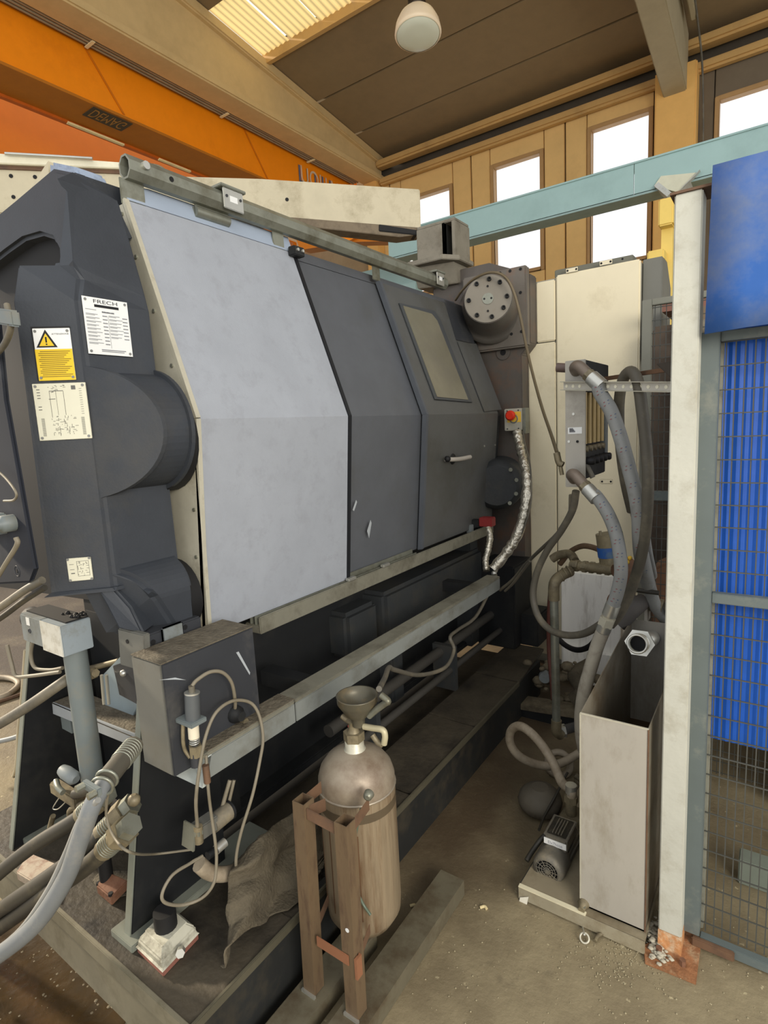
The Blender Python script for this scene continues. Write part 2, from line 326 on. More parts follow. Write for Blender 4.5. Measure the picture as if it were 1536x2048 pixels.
WL = ['leftmost bright window behind the jib end', 'second bright window from the left above the machine', 'tall bright window left of the yellow column', 'bright window right of the column above the blue board']
for i, (a, b, c, d) in enumerate(WINS):
    wn = thing('window_%d' % (i + 1), WL[i], None, ((a + b) / 2, YW, c), kind='structure')
    t = .055; m = MB()
    m.box(a, a + t, YW - .02, YW + .1, c, d); m.box(b - t, b, YW - .02, YW + .1, c, d); m.box(a + t, b - t, YW - .02, YW + .1, d - t, d); m.box(a + t, b - t, YW - .02, YW + .1, c, c + t)
    m.build('window_frame', winframe, wn, bevel=.006)
    MB().box(a + t, b - t, YW + .05, YW + .056, c + t, d - t).build('pane', glass, wn)
MB().box(-6, 5.5, 8.78, 8.98, 6.12, 6.24).build('trim_2', gutter, kind='structure', label='upper brown eaves rail under the roof', bevel=.03)
MB().box(-6, 5.5, 8.86, 8.99, 5.86, 5.98).build('trim_3', gutter, kind='structure', label='lower brown eaves rail above the windows', bevel=.03)
MB().box(-1.50, -1.02, 8.72, 9.0, 0, 5.95).build('column', mat('column_yellow', (228, 180, 104), .7, var=.05), label='yellow concrete column under the end of the roof rafter', cat='column', bevel=.015)
MB().box(-6.28, -6.02, 8.8, 9.0, 3, 6.1).build('column', mat('column_yellow', (228, 180, 104), .7), label='dim beige column where the long beam meets the window wall', cat='column', bevel=.015)
# sloping rafter, upper right
ra = thing('roof_rafter', 'grey-beige rafter running from the ceiling to the yellow column', 'rafter', (-1.3, 6, 6))
MB().prism([(-1.40, 8.78, 5.62), (-1.40, 3, 6.2), (-1.40, 3, 7.0), (-1.40, 8.78, 6.3)], (.27, 0, 0)).build('rafter_beam', mat('rafter_grey', (166, 154, 124), .7, var=.06), ra, bevel=.012)
MB().prism([(-1.05, 8.3, 6.16), (-1.05, 3, 6.5), (-1.05, 3, 7.0), (-1.05, 8.3, 6.3)], (.06, 0, 0)).build('side_rail', mat('rafter_grey', (166, 154, 124), .7), ra, bevel=.01)
MB().tube([(-.98, 7.5, 6.35), (-.98, 8.3, 6.15), (-.96, 8.7, 5.8), (-.95, 8.88, 5.0), (-.95, 8.9, 4.0)], .012).build('electric_cable', hosed, label='thin dark cable dropping beside the yellow column', cat='cable')
# long beige beam with pipes
bb = thing('crane_runway_beam', 'long beige concrete roof beam running to the window wall', 'beam', (-6, 5, 5.9))
ch = [(-6.0, -1, 6.03), (-6.0, 8.98, 6.03), (-6.0, 8.98, 6.33), (-6.0, -1, cz(-1))]
MB().prism(ch, (-.28, 0, 0)).build('beam_web', beige, bb)
MB().box(-6.3, -5.94, -1, 8.98, 5.93, 6.04).build('bottom_flange', beige, bb, bevel=.02)
MB().prism([(-5.93, -1, cz(-1) - .16), (-5.93, 8.98, 6.2), (-5.93, 8.98, 6.34), (-5.93, -1, cz(-1))], (-.4, 0, 0)).build('top_flange', beige, bb, bevel=.02)
for i, xx in enumerate((-6.33, -6.38, -6.43)):
    MB().tube([(xx, -1, 5.955), (xx, 8.7, 5.955)], .017, 8, 1).build('conduit', mat('conduit_brown', (150, 132, 104), .6), label=['conduit nearest the lower beam flange', 'middle conduit under the long beige beam', 'outer conduit beside the orange girder'][i], cat='pipe', group='pipes under the beige beam')
for i, yy in enumerate((3.9, 5.75, 7.5)):
    MB().box(-6.46, -6.30, yy, yy + .035, 5.925, 5.938).build('pipe_clip', mat('clip_cream', (236, 226, 180), .5), label=['cream strap on the conduits nearest the camera, above the maker plate', 'middle cream strap on the conduits under the beige beam', 'cream strap on the conduits nearest the window wall'][i], cat='clip', group='conduit straps under the beam')
MB().box(-6.50, -6.30, -1, 8.7, 5.975, 6.02).build('cable_tray', mat('tray_brown', (112, 84, 46), .7), label='narrow brown tray between the conduits and the orange girder', cat='tray')
# orange crane
cr = thing('overhead_crane', 'orange twin-girder overhead crane bridge below the roof', 'crane', (-7, 4, 5.3))
MB().box(-6.56, -6.5, -2, 8.9, 5.40, 6.12).build('girder_web', orange, cr)
MB().box(-7.0, -6.48, -2, 8.9, 5.37, 5.40).build('bottom_flange', orangeb, cr)
MB().box(-7.0, -6.48, -2, 8.9, 6.12, 6.15).build('top_flange', orange, cr)
MB().box(-7.06, -7.0, -2, 8.9, 5.34, 5.42).build('flange_edge', mat('flange_edge', (196, 96, 20), .5), cr)
MB().box(-8.56, -8.5, -2, 8.9, 5.2, 6.6).build('girder_web', orange2, cr)
MB().box(-9.0, -8.48, -2, 8.9, 5.16, 5.2).build('bottom_flange', orangeb, cr)
MB().box(-8.5, -7.7, 7.9, 8.5, 4.6, 5.2).build('end_carriage', orange2, cr, bevel=.01)
def girder_sign():
    g = MB(); a = P(190, 215, 'z', 5.365); b = P(262, 240, 'z', 5.365)
    y0, y1 = P(172, 232, 'z', 5.365).y, P(252, 262, 'z', 5.365).y
    y0, y1 = 3.955, 4.43
    g.box(-6.76, -6.51, y0, y1, 5.362, 5.37); g.build('maker_plate', mat('maker_plate_dark', (74, 62, 44), .6), cr)
    text_mesh('DEMAG', (-6.54, y0 + .04, 5.36), (0, 1, 0), (-1, 0, 0), .19, 0.001, 'maker_lettering', mat('maker_letter', (170, 120, 50), .6), cr, width=(y1 - y0) - .08)
girder_sign()
MB().box(-7.02, -6.98, 3.9, 4.6, 5.33, 5.35).build('lamp_tube', mat('tube_cream', (244, 226, 170), .4), cr)
MB().box(-7.02, -6.98, 5.1, 5.6, 5.33, 5.35).build('lamp_tube', mat('tube_cream', (244, 226, 170), .4), cr)
MB().box(-6.49, -6.47, 4.3, 5.2, 5.98, 6.03).build('lamp_tube', mat('tube_cream', (244, 226, 170), .4), cr)
_a = P(600, 358, 'x', -6.49); _b = P(662, 372, 'x', -6.49)
text_mesh('UOLLM', (-6.49, _a.y + .03, 5.60), (0, 1, 0), (0, 0, 1), .26, .004, 'girder_lettering', mat('letter_cream', (214, 190, 160), .6), cr, width=.95)
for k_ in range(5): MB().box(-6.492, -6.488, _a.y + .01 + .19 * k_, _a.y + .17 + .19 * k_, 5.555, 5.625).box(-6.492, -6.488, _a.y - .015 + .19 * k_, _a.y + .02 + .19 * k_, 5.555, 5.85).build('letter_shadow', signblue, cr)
for yy in (3.8, 6.1): MB().pbox((-6.49, yy, 6.1), (0, .03, 0), (0, .5, -.68), (-.004, 0, 0)).build('hanger_shadow', mat('hanger_shadow', (206, 112, 8), .5), cr)  # shadows of the hangers, painted on the web as darker diagonal strips
# teal beam in front of windows, and its continuation
tb = thing('teal_runway_beam', 'pale teal steel beam crossing in front of the windows', 'beam', (-1.5, 5, 3.3))
def zt_(px, py): return P(px, py, 'y', 5.0).z
MB().box(-3.3, -1.0, 5.0, 5.016, 3.29, 3.515).build('beam_web', tealb, tb); MB().box(-.995, 2.2, 5.0, 5.016, 3.29, 3.515).build('beam_web', tealb, tb)
MB().box(-3.3, 2.2, 5.0, 5.2, 3.275, 3.295).build('bottom_flange', mat('teal_shade', (136, 160, 158), .5), tb); MB().box(-3.3, 2.2, 4.99, 5.2, 3.512, 3.525).build('top_flange', tealb, tb)
MB().prism([P(1308, 372, 'y', 4.98), P(1322, 352, 'y', 4.98), P(1392, 345, 'y', 4.98), P(1358, 385, 'y', 4.98)], (0, .15, 0)).build('gusset', mat('gusset_cream', (200, 200, 178), .5), tb)
MB().pbox(P(1308, 372, 'y', 4.95), (.0, .16, 0), P(1334, 393, 'y', 4.95) - P(1308, 372, 'y', 4.95), (.03, 0, .02)).build('gusset_edge', pale, tb)
MB().pbox(P(1360, 380, 'y', 4.95), (.0, .16, 0), P(1390, 350, 'y', 4.95) - P(1360, 380, 'y', 4.95), (.03, 0, .03)).build('gusset_edge', pale, tb)
t2 = thing('teal_beam', 'short pale teal beam lengths seen under the jib arm', 'beam', (-4, 6, 3.4))
MB().box(-5.4, -3.45, 6.2, 6.4, 3.3, 3.62).build('beam_section', tealb, t2); MB().box(-5.9, -5.45, 6.15, 6.4, 3.22, 3.5).build('beam_section', tealb, t2)
MB().box(-4.2, -3.6, 6.0, 6.15, 3.12, 3.3).build('beam_shoe', tealb, t2)
# yellow column pieces behind the white post
yc = thing('yellow_stanchion', 'yellow painted stanchion with brackets behind the white post', 'stanchion', (-.9, 5, 0))
yel = mat('stanchion_yellow', (236, 206, 110), .5, var=.05)
MB().box(P(1316, 450, 'y', 4.9).x, P(1346, 450, 'y', 4.9).x, 4.9, 5.1, P(1330, 450, 'y', 4.9).z, P(1330, 396, 'y', 4.9).z).build('head_plate', yel, yc, bevel=.01)
MB().box(P(1322, 500, 'y', 5).x, P(1345, 500, 'y', 5).x, 5.0, 5.1, 0, P(1330, 445, 'y', 5).z).build('post', yel, yc)
MB().box(P(1296, 520, 'y', 4.9).x, P(1330, 520, 'y', 4.9).x, 4.85, 5.0, P(1310, 525, 'y', 4.9).z, P(1310, 503, 'y', 4.9).z).build('bracket', yel, yc, bevel=.01)
# lamp
LC = P(836, 68, 'y', 5.0)
lp = thing('highbay_lamp', 'cream bell-shaped high-bay lamp hanging under the ceiling', 'lamp', LC)
tilt = V((-.07, .12, 1)).normalized()
MB().lathe(LC, tilt, [(.20, -.01), (.215, 0), (.212, .02), (.20, .08), (.165, .15), (.115, .20), (.07, .23), (.055, .24)], 32, False).build('lamp_shade', lampw, lp)
MB().lathe(LC, tilt, [(.001, -.03), (.12, -.026), (.19, -.012), (.208, .004)], 32, False).build('lamp_glass', lampg, lp)
MB().lathe(LC + tilt * .22, tilt, [(.06, 0), (.075, .02), (.075, .16), (.05, .2), (.02, .22), (.02, 1.33)], 20).build('lamp_housing', mat('lamp_dark', (58, 48, 38), .5), lp)
for k in range(10):
    MB().cyl(LC + tilt * (.25 + .018 * k), LC + tilt * (.256 + .018 * k), .082, 20).build('cooling_ring', mat('lamp_dark', (58, 48, 38), .5), lp)
# ============================================================ MACHINE
YE = P(161, 640, 'x', -1.48).y                       # chamfer edge of the end housing
ma = thing('die_casting_machine', 'large charcoal die-casting machine with pale blue-grey and slate sheet covers', 'machine', (-2.0, 2.2, .22))
def mp(name, mb, m, bevel=0.0, **k): return mb.build(name, m, ma, bevel, **k)
def mq(name, mb, m, parent, bevel=0.0): return mb.build(name, m, parent, bevel)
# --- dark core
mp('machine_bed', MB().box(-2.10, -1.60, 1.0, 3.3, .225, 1.0), blackp, .01)
mp('machine_core', MB().box(-2.45, -1.72, 1.12, 3.3, 1.0, 2.26), black)
mp('end_plate', MB().prism([(-1.43, 1.045, .95), (-1.40, 1.045, 1.655), (-1.628, 1.045, 2.30), (-2.1, 1.045, 2.30), (-2.1, 1.045, .95)], (0, .014, 0)), steel)
mp('end_frame', MB().box(-2.1, -1.72, 1.005, 1.044, .95, 2.2), black)
# --- sheet covers : crease profile
CR = (-1.40, 1.655); TP = (-1.635, 2.31); BT = (-1.46, .985)
def cover(name, ya, yb, off, m, th=.012):
    n = V((math.cos(.345), 0, math.sin(.345)))
    pr = [(TP[0] + off * .94, TP[1] + off * .34), (CR[0] + off, CR[1]), (BT[0] + off, BT[1])]
    pin = [(x - th, z) for x, z in pr[::-1]]
    return mp(name, MB().prism([(x, ya, z) for x, z in pr + pin], (0, yb - ya, 0)), m, .003)
cover('front_cover_panel', 1.06, 1.765, .012, bluegrey)
cover('middle_cover_panel', 1.75, 2.40, -.022, greyblue_d)
cd = cover('sliding_door', 2.37, 3.24, .0, greyolive)
def mpd(name, mb, m, bevel=0.0, **k): return mb.build(name, m, cd, bevel, **k)
def on_cov(s, y, off, low=False):                    # s: 0 at crease, 1 at top (or bottom)
    e = BT if low else TP
    return V((CR[0] + (e[0] - CR[0]) * s + off, y, CR[1] + (e[1] - CR[1]) * s + (0 if low else off * .35)))
# panel seam rebates
for ya, mm, nm in ((1.757, rebate, 'panel_lip'), (2.358, mat('lip_slate', (78, 82, 88), .5), 'door_lip')):
    m = MB()
    for low in (False, True):
        a, b = on_cov(0, ya, -.01, low), on_cov(1, ya, -.01, low); m.pbox(a, (0, .022, 0), b - a, (.026, 0, .004))
    mp(nm, m, mm, .002)
# steel rim of front panel and rivets
m = MB()
a, b, c = on_cov(0, 1.045, .002), on_cov(1, 1.045, .002), on_cov(1, 1.045, .002, True)
m.pbox(a, (0, .016, 0), b - a, (.014, 0, .004)); m.pbox(a, (0, .016, 0), c - a, (.014, 0, 0)); mp('panel_rim', m, steel)
for s, low in ((.95, 0), (.75, 0), (.5, 0), (.25, 0), (.08, 0), (.15, 1), (.4, 1), (.62, 1), (.85, 1)):
    q = on_cov(s, 1.053, -.012, low); mp('rivet', MB().cyl(q, q + V((0, -.012, 0)), .006, 8), galv)
# pale top flange of front panel
a = on_cov(1, 1.06, .012); 
mp('top_flange', MB().prism([a, on_cov(1, 1.765, .012), on_cov(1, 1.765, .012) + V((-.022, 0, .062)), on_cov(1, 1.15, .012) + V((-.022, 0, .062)), a + V((-.02, 0, .05))], (-.01, 0, 0)), mat('flange_blue', (150, 162, 178), .5, var=.05))
mp('top_flange', MB().prism([on_cov(1, 1.78, -.02), on_cov(1, 3.24, -.02), on_cov(1, 3.24, -.02) + V((-.02, 0, .045)), on_cov(1, 1.78, -.02) + V((-.02, 0, .045))], (-.01, 0, 0)), greyblue_d)
# door window: recessed polygon from the photo, in the slanted plane
pn = V((.655, 0, .235)).normalized(); p0 = V((CR[0], 2.5, CR[1])) + pn * .001
def cv(px, py, o=0): return PN(px, py, p0 + pn * o, pn)
mpd('window_rim', MB().prism([cv(796, 606), cv(868, 622), cv(880, 640), cv(944, 806), cv(868, 800)], pn * .006), mat('rim_slate', (68, 71, 74), .5), .004)
mpd('window_pane', MB().prism([cv(806, 612, .006), cv(863, 628, .006), cv(874, 642, .006), cv(936, 800, .006), cv(874, 794, .006)], pn * .003), polyc)
mpd('dark_corner_patch', MB().prism([cv(888, 600), cv(930, 615), cv(948, 688), cv(912, 680)], pn * .004), boxdark)
mpd('side_access_plate', MB().prism([cv(914, 684, .001), cv(952, 688, .001), cv(1003, 820, .001), cv(968, 824, .001)], pn * .004), greyolive, .002)
# door handle on lower part
ln = V((1, 0, -.09)).normalized(); l0 = V((CR[0], 2.5, CR[1]))
def lv(px, py, o=0): return PN(px, py, l0 + ln * o, ln)
ho = lv(905, 918); m = MB(); m.lathe(ho + ln * .001, ln, [(.03, 0), (.026, .006), (.012, .008)], 16); hh = mpd('handle_recess', m, black)
mpd('door_handle', MB().tube([lv(890, 918, .02), lv(900, 919, .035), lv(920, 918, .04), lv(940, 914, .034)], .012, 10), mat('handle_pale', (176, 170, 160), .5))
mpd('handle_knob', MB().sphere(lv(895, 918, .03), .017), blacki)
for q in ((968, 892), (990, 890)): mp('screw', MB().cyl(lv(*q), lv(*q) + ln * .004, .006, 8), zinc)
mpd('scratch_marks', MB().prism([lv(705, 1020, .002), lv(712, 1000, .002), lv(714, 1004, .002), lv(708, 1022, .002)], ln * .0006).prism([lv(734, 1062, .002), lv(741, 1040, .002), lv(743, 1046, .002), lv(738, 1076, .002)], ln * .0006), mat('scratch', (160, 166, 170), .5), kind='stuff')
# side panel below crease at right end, dark rounded part (behind door)
mp('end_cowl', MB().prism([(-1.42, 3.24, 1.64), (-1.60, 3.24, 2.20), (-1.9, 3.24, 2.30), (-1.9, 3.24, .9), (-1.50, 3.24, .9)], (0, .10, 0)), charcoal2, .02)
# --- top rail
rl = thing('slide_rail', 'tubular galvanised guide rail running along the top of the covers', 'rail', (-1.62, 2.1, 2.36))
RX = -1.62; RZ = 2.405
oc = [(RX + .030 * math.cos(math.pi / 8 + i * math.pi / 4), RZ + .036 * math.sin(math.pi / 8 + i * math.pi / 4)) for i in range(8)]
ic = [(RX + .024 * math.cos(math.pi / 8 + i * math.pi / 4), RZ + .030 * math.sin(math.pi / 8 + i * math.pi / 4)) for i in range(8)]
y0, y1 = P(250, 345, 'x', RX).y, P(888, 575, 'x', RX).y
m = MB(); m.loft([[(x, y0, z) for x, z in oc], [(x, y1, z) for x, z in oc]], False); m.loft([[(x, y0, z) for x, z in ic], [(x, y1, z) for x, z in ic]], False)
m.loft([[(x, y0, z) for x, z in oc], [(x, y0, z) for x, z in ic]], False); m.loft([[(x, y1, z) for x, z in oc], [(x, y1, z) for x, z in ic]], False)
m.build('rail_tube', galv, rl)
m = MB(); m.cyl((RX, y0 + .02, RZ - .012), (RX, y0 + .4, RZ - .012), .011, 10); m.build('inner_rod', zinc, rl)
MB().cyl((RX + .01, y0 + .05, RZ + .01), (RX + .038, y0 + .05, RZ + .01), .012, 10).build('bolt', zinc, rl)
MB().cyl((RX + .028, y0 + .14, RZ), (RX + .0295, y0 + .14, RZ), .008, 10).build('hole', black, rl)
def ry(px, py): return P(px, py, 'x', RX + .03).y
def clamp(px, py, w_):
    y = ry(px, py); c = thing('rail_clamp', 'bright metal clamp with white label around the guide rail' if px < 600 else 'bright metal clamp at the far end of the guide rail', 'clamp', (RX, y, RZ))
    m = MB(); m.box(RX - .04, RX + .042, y - w_, y + w_, RZ + .036, RZ + .046); m.build('cap_plate', galv, c, .002)
    MB().box(RX + .031, RX + .037, y - w_ * .8, y + w_ * .8, RZ - .03, RZ + .036).build('face_plate', zinc, c, .002)
    MB().box(RX + .037, RX + .038, y - w_ * .3, y + w_ * .3, RZ - .006, RZ + .014).build('label', white, c)
    for s in (-.55, .55): MB().cyl((RX + .036, y + w_ * s, RZ + .01), (RX + .0395, y + w_ * s, RZ + .01), .005, 8).build('screw', ink, c)
clamp(466, 415, .055); clamp(880, 572, .05)
def rbrk(px, py, w_, zb=2.31, roll=False):
    y = ry(px, py); m = MB(); m.box(RX - .012, RX - .006, y - w_, y + w_, zb, RZ - .03); m.build('rail_bracket', galv, rl, .002)
    if roll: MB().cyl((RX - .01, y - w_, RZ - .055), (RX - .01, y + w_, RZ - .055), .018, 12).build('bracket_tube', galv, rl)
rbrk(280, 380, .04, 2.30); rbrk(440, 440, .07, 2.34, True); rbrk(572, 495, .03); rbrk(765, 540, .03)
bk = P(592, 503, 'x', RX + .02); MB().box(bk.x - .015, bk.x + .02, bk.y - .03, bk.y + .03, bk.z - .02, bk.z + .015).build('bolt_block', blackp, rl, .003)
for s in (-.014, .014): MB().cyl((bk.x + .02, bk.y + s, bk.z), (bk.x + .027, bk.y + s, bk.z), .006, 8).build('bolt', zinc, rl)
# --- lower track
tr = thing('lower_track', 'dusty grey double-lipped track under the sheet covers', 'track', (-1.45, 2, .9))
y0, y1 = 1.25, P(985, 1070, 'x', -1.43).y
MB().box(-1.50, -1.425, y0, y1, .925, .955).build('track_base', tracks, tr, .003)
MB().box(-1.432, -1.422, y0, y1, .925, .985).build('front_lip', tracks, tr, .003)
MB().box(-1.475, -1.467, y0, P(832, 1120, 'x', -1.45).y, .955, 1.0).build('rear_lip', galv, tr, .002)
MB().box(-1.45, -1.445, y0, P(832, 1120, 'x', -1.45).y, .955, .985).build('middle_lip', galv, tr, .001)
for q in ((700, 1183), (768, 1150)): c = P(*q, 'x', -1.44); MB().box(c.x, c.x + .02, c.y - .025, c.y + .025, .985, .997).build('track_stop', zinc, tr, .002)
# --- bed covers
def xb(name, px0, px1, py0, py1, x, depth, m, bevel=.01):
    a = P(px0, py0, 'x', x); b = P(px1, py1, 'x', x); return mp(name, MB().box(x - depth, x, min(a.y, b.y), max(a.y, b.y), min(a.z, b.z), max(a.z, b.z)), m, bevel)
a = P(770, 1205, 'x', -1.47); b = P(965, 1110, 'x', -1.47)
mp('bed_cover', MB().box(-1.62, -1.47, a.y, b.y, .58, .84), charcoal2, .02)
a2 = P(692, 1225, 'x', -1.50); mp('bed_cover', MB().box(-1.62, -1.50, a2.y, a.y - .015, .60, .81), charcoal2, .02)
mp('bed_rib', MB().box(-1.63, -1.55, 1.1, 1.2, .23, .9), blackp, .005); mp('bed_flange', MB().box(-1.68, -1.54, 1.0, 3.3, .225, .26), blackp, .005)
b3 = P(785, 1330, 'x', -1.52); mp('bed_rib', MB().box(-1.63, -1.52, b3.y, b3.y + .10, .23, .7), charcoal2, .01)
b4 = P(955, 1250, 'x', -1.52); mp('bed_rib', MB().box(-1.63, -1.50, 3.0, 3.12, .23, .9), charcoal2, .01)
# pipes along the bed
for i, (z, x, r) in enumerate(((.42, -1.42, .026), (.33, -1.36, .018))):
    MB().cyl((x, 1.55, z), (x, 3.2, z), r, 12).build('bed_pipe', mat('dull_pipe', (62, 60, 56), .6, .1), label=['thick dark pipe along the machine bed', 'thin dark pipe along the machine bed above the tray'][i], cat='pipe')
for yy in (1.75, 2.45): MB().box(-1.46, -1.33, yy, yy + .03, .22, .46).build('pipe_clamp', charcoal2, label=('nearer' if yy < 2 else 'farther') + ' dark stand holding the bed pipes above the tray', cat='bracket', group='bed pipe brackets')
# --- far platen
fp = mp('platen', MB().prism([(-1.30, 3.38, .22), (-1.30, 3.38, 2.0), (-1.245, 3.38, 2.06), (-1.245, 3.38, 2.46), (-1.50, 3.38, 2.57), (-1.9, 3.38, 2.57), (-1.9, 3.38, .22)], (0, .12, 0)), mat('platen_brown', (88, 82, 76), .5, .1, var=.15, dirt=(112, 84, 66), damt=.4, dscale=5), .006)
mp('platen_bracket', MB().box(-1.66, -1.245, 3.33, 3.385, 2.04, 2.50), mat('platen_grey', (104, 98, 90), .5, .1, var=.12, dirt=(124, 92, 70), damt=.35, dscale=5), .01)
FC = P(976, 598, 'y', 3.13); FB = P(984, 620, 'y', 3.33); fdir = (FC - FB).normalized(); FL = (FC - FB).length
hub = mp('tie_bar_flange', MB().lathe(FB, fdir, [(.205, -.01), (.205, .01), (.185, .02), (.165, .05), (.15, .17), (.142, .19), (.138, FL)], 40), mat('flange_steel', (92, 88, 82), .5, .2, var=.1, dirt=(90, 78, 68), damt=.4, dscale=9))
fc = FC + fdir * .002
fu = fdir.cross(V((0, 0, 1))).normalized(); fv = fdir.cross(fu)
disc = mq('flange_face', MB().cyl(fc - fdir * .002, fc + fdir * .004, .134, 40), mat('flange_face_steel', (128, 122, 110), .5, .15, var=.08, dirt=(120, 110, 96), damt=.3, dscale=12), hub)
for k, aa in enumerate((90, 55, 12, -35, -90, -145, 175, 140)):
    c = fc + fu * (.108 * math.cos(math.radians(aa + 90))) + fv * (.108 * math.sin(math.radians(aa + 90)))
    bo = mq('socket_bolt', MB().lathe(c, fdir, [(.012, 0), (.012, .018), (.007, .018), (.007, .006), (.001, .006)], 12, False), blackp, hub)
mq('centre_boss', MB().cyl(fc, fc + fdir * .008, .032, 20), galv, hub)
for dd in ((-.02, 0), (.02, 0), (0, .07), (0, -.07)): c = fc + fu * dd[0] + fv * dd[1]; mq('small_hole', MB().cyl(c, c + fdir * .01, .006, 8), black, hub)
for q in ((965, 660), (962, 674), (982, 673), (1023, 668), (1000, 546), (1020, 542), (1041, 538), (1041, 585), (1043, 663)):
    c = P(*q, 'y', 3.329); mp('bolt_hole', MB().cyl(c, c + V((0, -.002, 0)), .009, 8), black)
c = P(1007, 705, 'y', 3.378); mp('lug_ring', MB().cyl(c, c + V((0, -.006, 0)), .045, 20), mat('platen_brown', (88, 82, 76))); mp('lug_hole', MB().cyl(c, c + V((0, -.009, 0)), .018, 14), black)
# lower tie-bar cap
lc = P(1003, 962, 'y', 3.36); lc2 = P(992, 972, 'y', 3.12)
mp('tie_bar_cap', MB().lathe(lc, lc2 - lc, [(.16, -.02), (.155, .16), (.15, .21), (.12, .235)], 32), charcoal2)
cdv = (lc2 - lc).normalized(); cc = lc + cdv * .222
for aa in (-50, -20, 15, 45): mp('cap_bolt', MB().cyl(cc + V((.125 * math.cos(math.radians(aa)), 0, .135 * math.sin(math.radians(aa)))), cc + V((.135 * math.cos(math.radians(aa)), -.012, .135 * math.sin(math.radians(aa)))), .012, 8), galv)
mp('lower_frame', MB().box(-1.52, -1.26, 3.10, 3.4, .22, .74), blackp, .01)
mp('frame_base', MB().box(-1.55, -1.15, 3.2, 3.42, .22, .42), blackp, .01)
# jib bracket on the platen
jb = thing('jib_mount', 'grimy steel box bracket carrying the beige jib on the platen', 'bracket', (-1.85, 3.35, 2.56))
jm = mat('mount_grey', (132, 126, 112), .55, .2, var=.15, dirt=(98, 90, 76), damt=.45, dscale=8)
def fr(px, py): return P(px, py, 'y', 3.30)
a, b = fr(835, 530), fr(888, 445)
MB().box(a.x, b.x, 3.30, 3.33, a.z, b.z).build('front_plate', jm, jb, .004); MB().box(b.x - .02, b.x + .0, 3.30, 3.5, a.z, b.z).build('side_web', blackp, jb, .004)
MB().box(a.x, b.x + .07, 3.31, 3.5, b.z, b.z + .02).build('top_plate', jm, jb, .004); MB().box(b.x + .05, b.x + .075, 3.30, 3.5, a.z, b.z).build('side_plate', jm, jb, .003)
MB().prism([(a.x - .03, 3.2, a.z), (a.x - .03, 3.5, a.z), (b.x + .1, 3.5, a.z), (b.x + .1, 3.3, a.z), (b.x + .03, 3.2, a.z)], (0, 0, -.03)).build('base_plate', jm, jb, .004)
MB().prism([(a.x + .0, 3.24, a.z - .03), (a.x + .0, 3.5, a.z - .03), (b.x + .06, 3.5, a.z - .03), (b.x + .06, 3.3, a.z - .03)], (0, .05, -.12)).build('pedestal', jm, jb, .004)
for q in ((b.x + .06, 3.33), (a.x, 3.23)): MB().cyl((q[0], q[1], a.z), (q[0], q[1], a.z + .012), .012, 6).build('bolt', zinc, jb)
# jib beam
A = P(840, 420, 'y', 3.35)
def jp(px, py, o=0): return PN(px, py, A + V((.707, -.707, 0)) * o, (1, -1, 0))
jm2 = thing('jib_crane', 'long cream steel jib arm crossing above the machine covers', 'jib', (-2.7, 2.6, 2.9))
bk_ = V((-.707, .707, 0)) * .10
MB().prism([jp(-300, 300), jp(280, 350), jp(520, 357), jp(840, 378), jp(842, 455), jp(800, 470), jp(640, 450), jp(400, 430), jp(-300, 425)], bk_).build('arm_body', creamb, jm2, .006)
MB().prism([jp(455, 424, .012), jp(840, 455, .012), jp(842, 468, .012), jp(800, 474, .012), jp(455, 436, .012)], bk_ * 1.2).build('lower_flange', mat('flange_grime', (120, 106, 84), .6, dirt=(70, 58, 44), damt=.5, dscale=6), jm2, .003)
MB().prism([jp(758, 448, .02), jp(835, 460, .02), jp(835, 470, .02), jp(758, 462, .02)], bk_).build('pivot_shoe', black, jm2, .004)
MB().prism([jp(-300, 285, .03), jp(265, 326, .03), jp(265, 338, .03), jp(-300, 315, .03)], bk_ * .9).build('upper_rail', mat('cream_bright', (226, 220, 194), .5), jm2, .004)
MB().prism([jp(-300, 315, .01), jp(265, 338, .01), jp(262, 348, .01), jp(-300, 326, .01)], bk_ * .5).build('rail_underside', rustyp, jm2)
MB().tube([jp(10, 307, .05), jp(100, 312, .05), jp(185, 317, .05)], .008).build('thin_rod', zinc, jm2)
MB().prism([jp(264, 322, .04), jp(280, 322, .04), jp(282, 334, .04), jp(266, 336, .04)], bk_ * .4).build('rail_end_stop', galv, jm2)
for q in ((574, 399), (22, 352), (70, 354), (27, 394)):
    c = jp(*q, .001); MB().cyl(c, c + V((.707, -.707, 0)) * .002, .011, 10).build('bolt_hole', black, jm2)
MB().tube([jp(280, 328, .0), jp(310, 330, .0), jp(325, 336, .0), jp(334, 346, .0)], .006).build('hydraulic_line', brass, jm2)
# things behind the jib
oc_ = thing('orange_trolley', 'orange crane trolley part showing under the jib arm', 'trolley', (-3.2, 4.6, 2.9))
def yq(px, py, y=5.6): return P(px, py, 'y', y)
MB().prism([yq(455, 450), yq(565, 478), yq(560, 506), yq(455, 470)], (0, .2, 0)).build('tan_panel', mat('tan_orange', (206, 132, 84), .5), oc_)
MB().box(-3.6, -3.4, 5.7, 5.8, 0, 2.9).build('support_leg', orange2, oc_)
MB().prism([yq(580, 440), yq(770, 452), yq(820, 476), yq(780, 482), yq(700, 484), yq(600, 500)], (0, .2, 0)).build('side_panel', orange2, oc_)
MB().prism([yq(674, 455, 5.55), yq(716, 473, 5.55), yq(680, 489, 5.55)], (0, .1, 0)).build('end_wedge', orange, oc_)
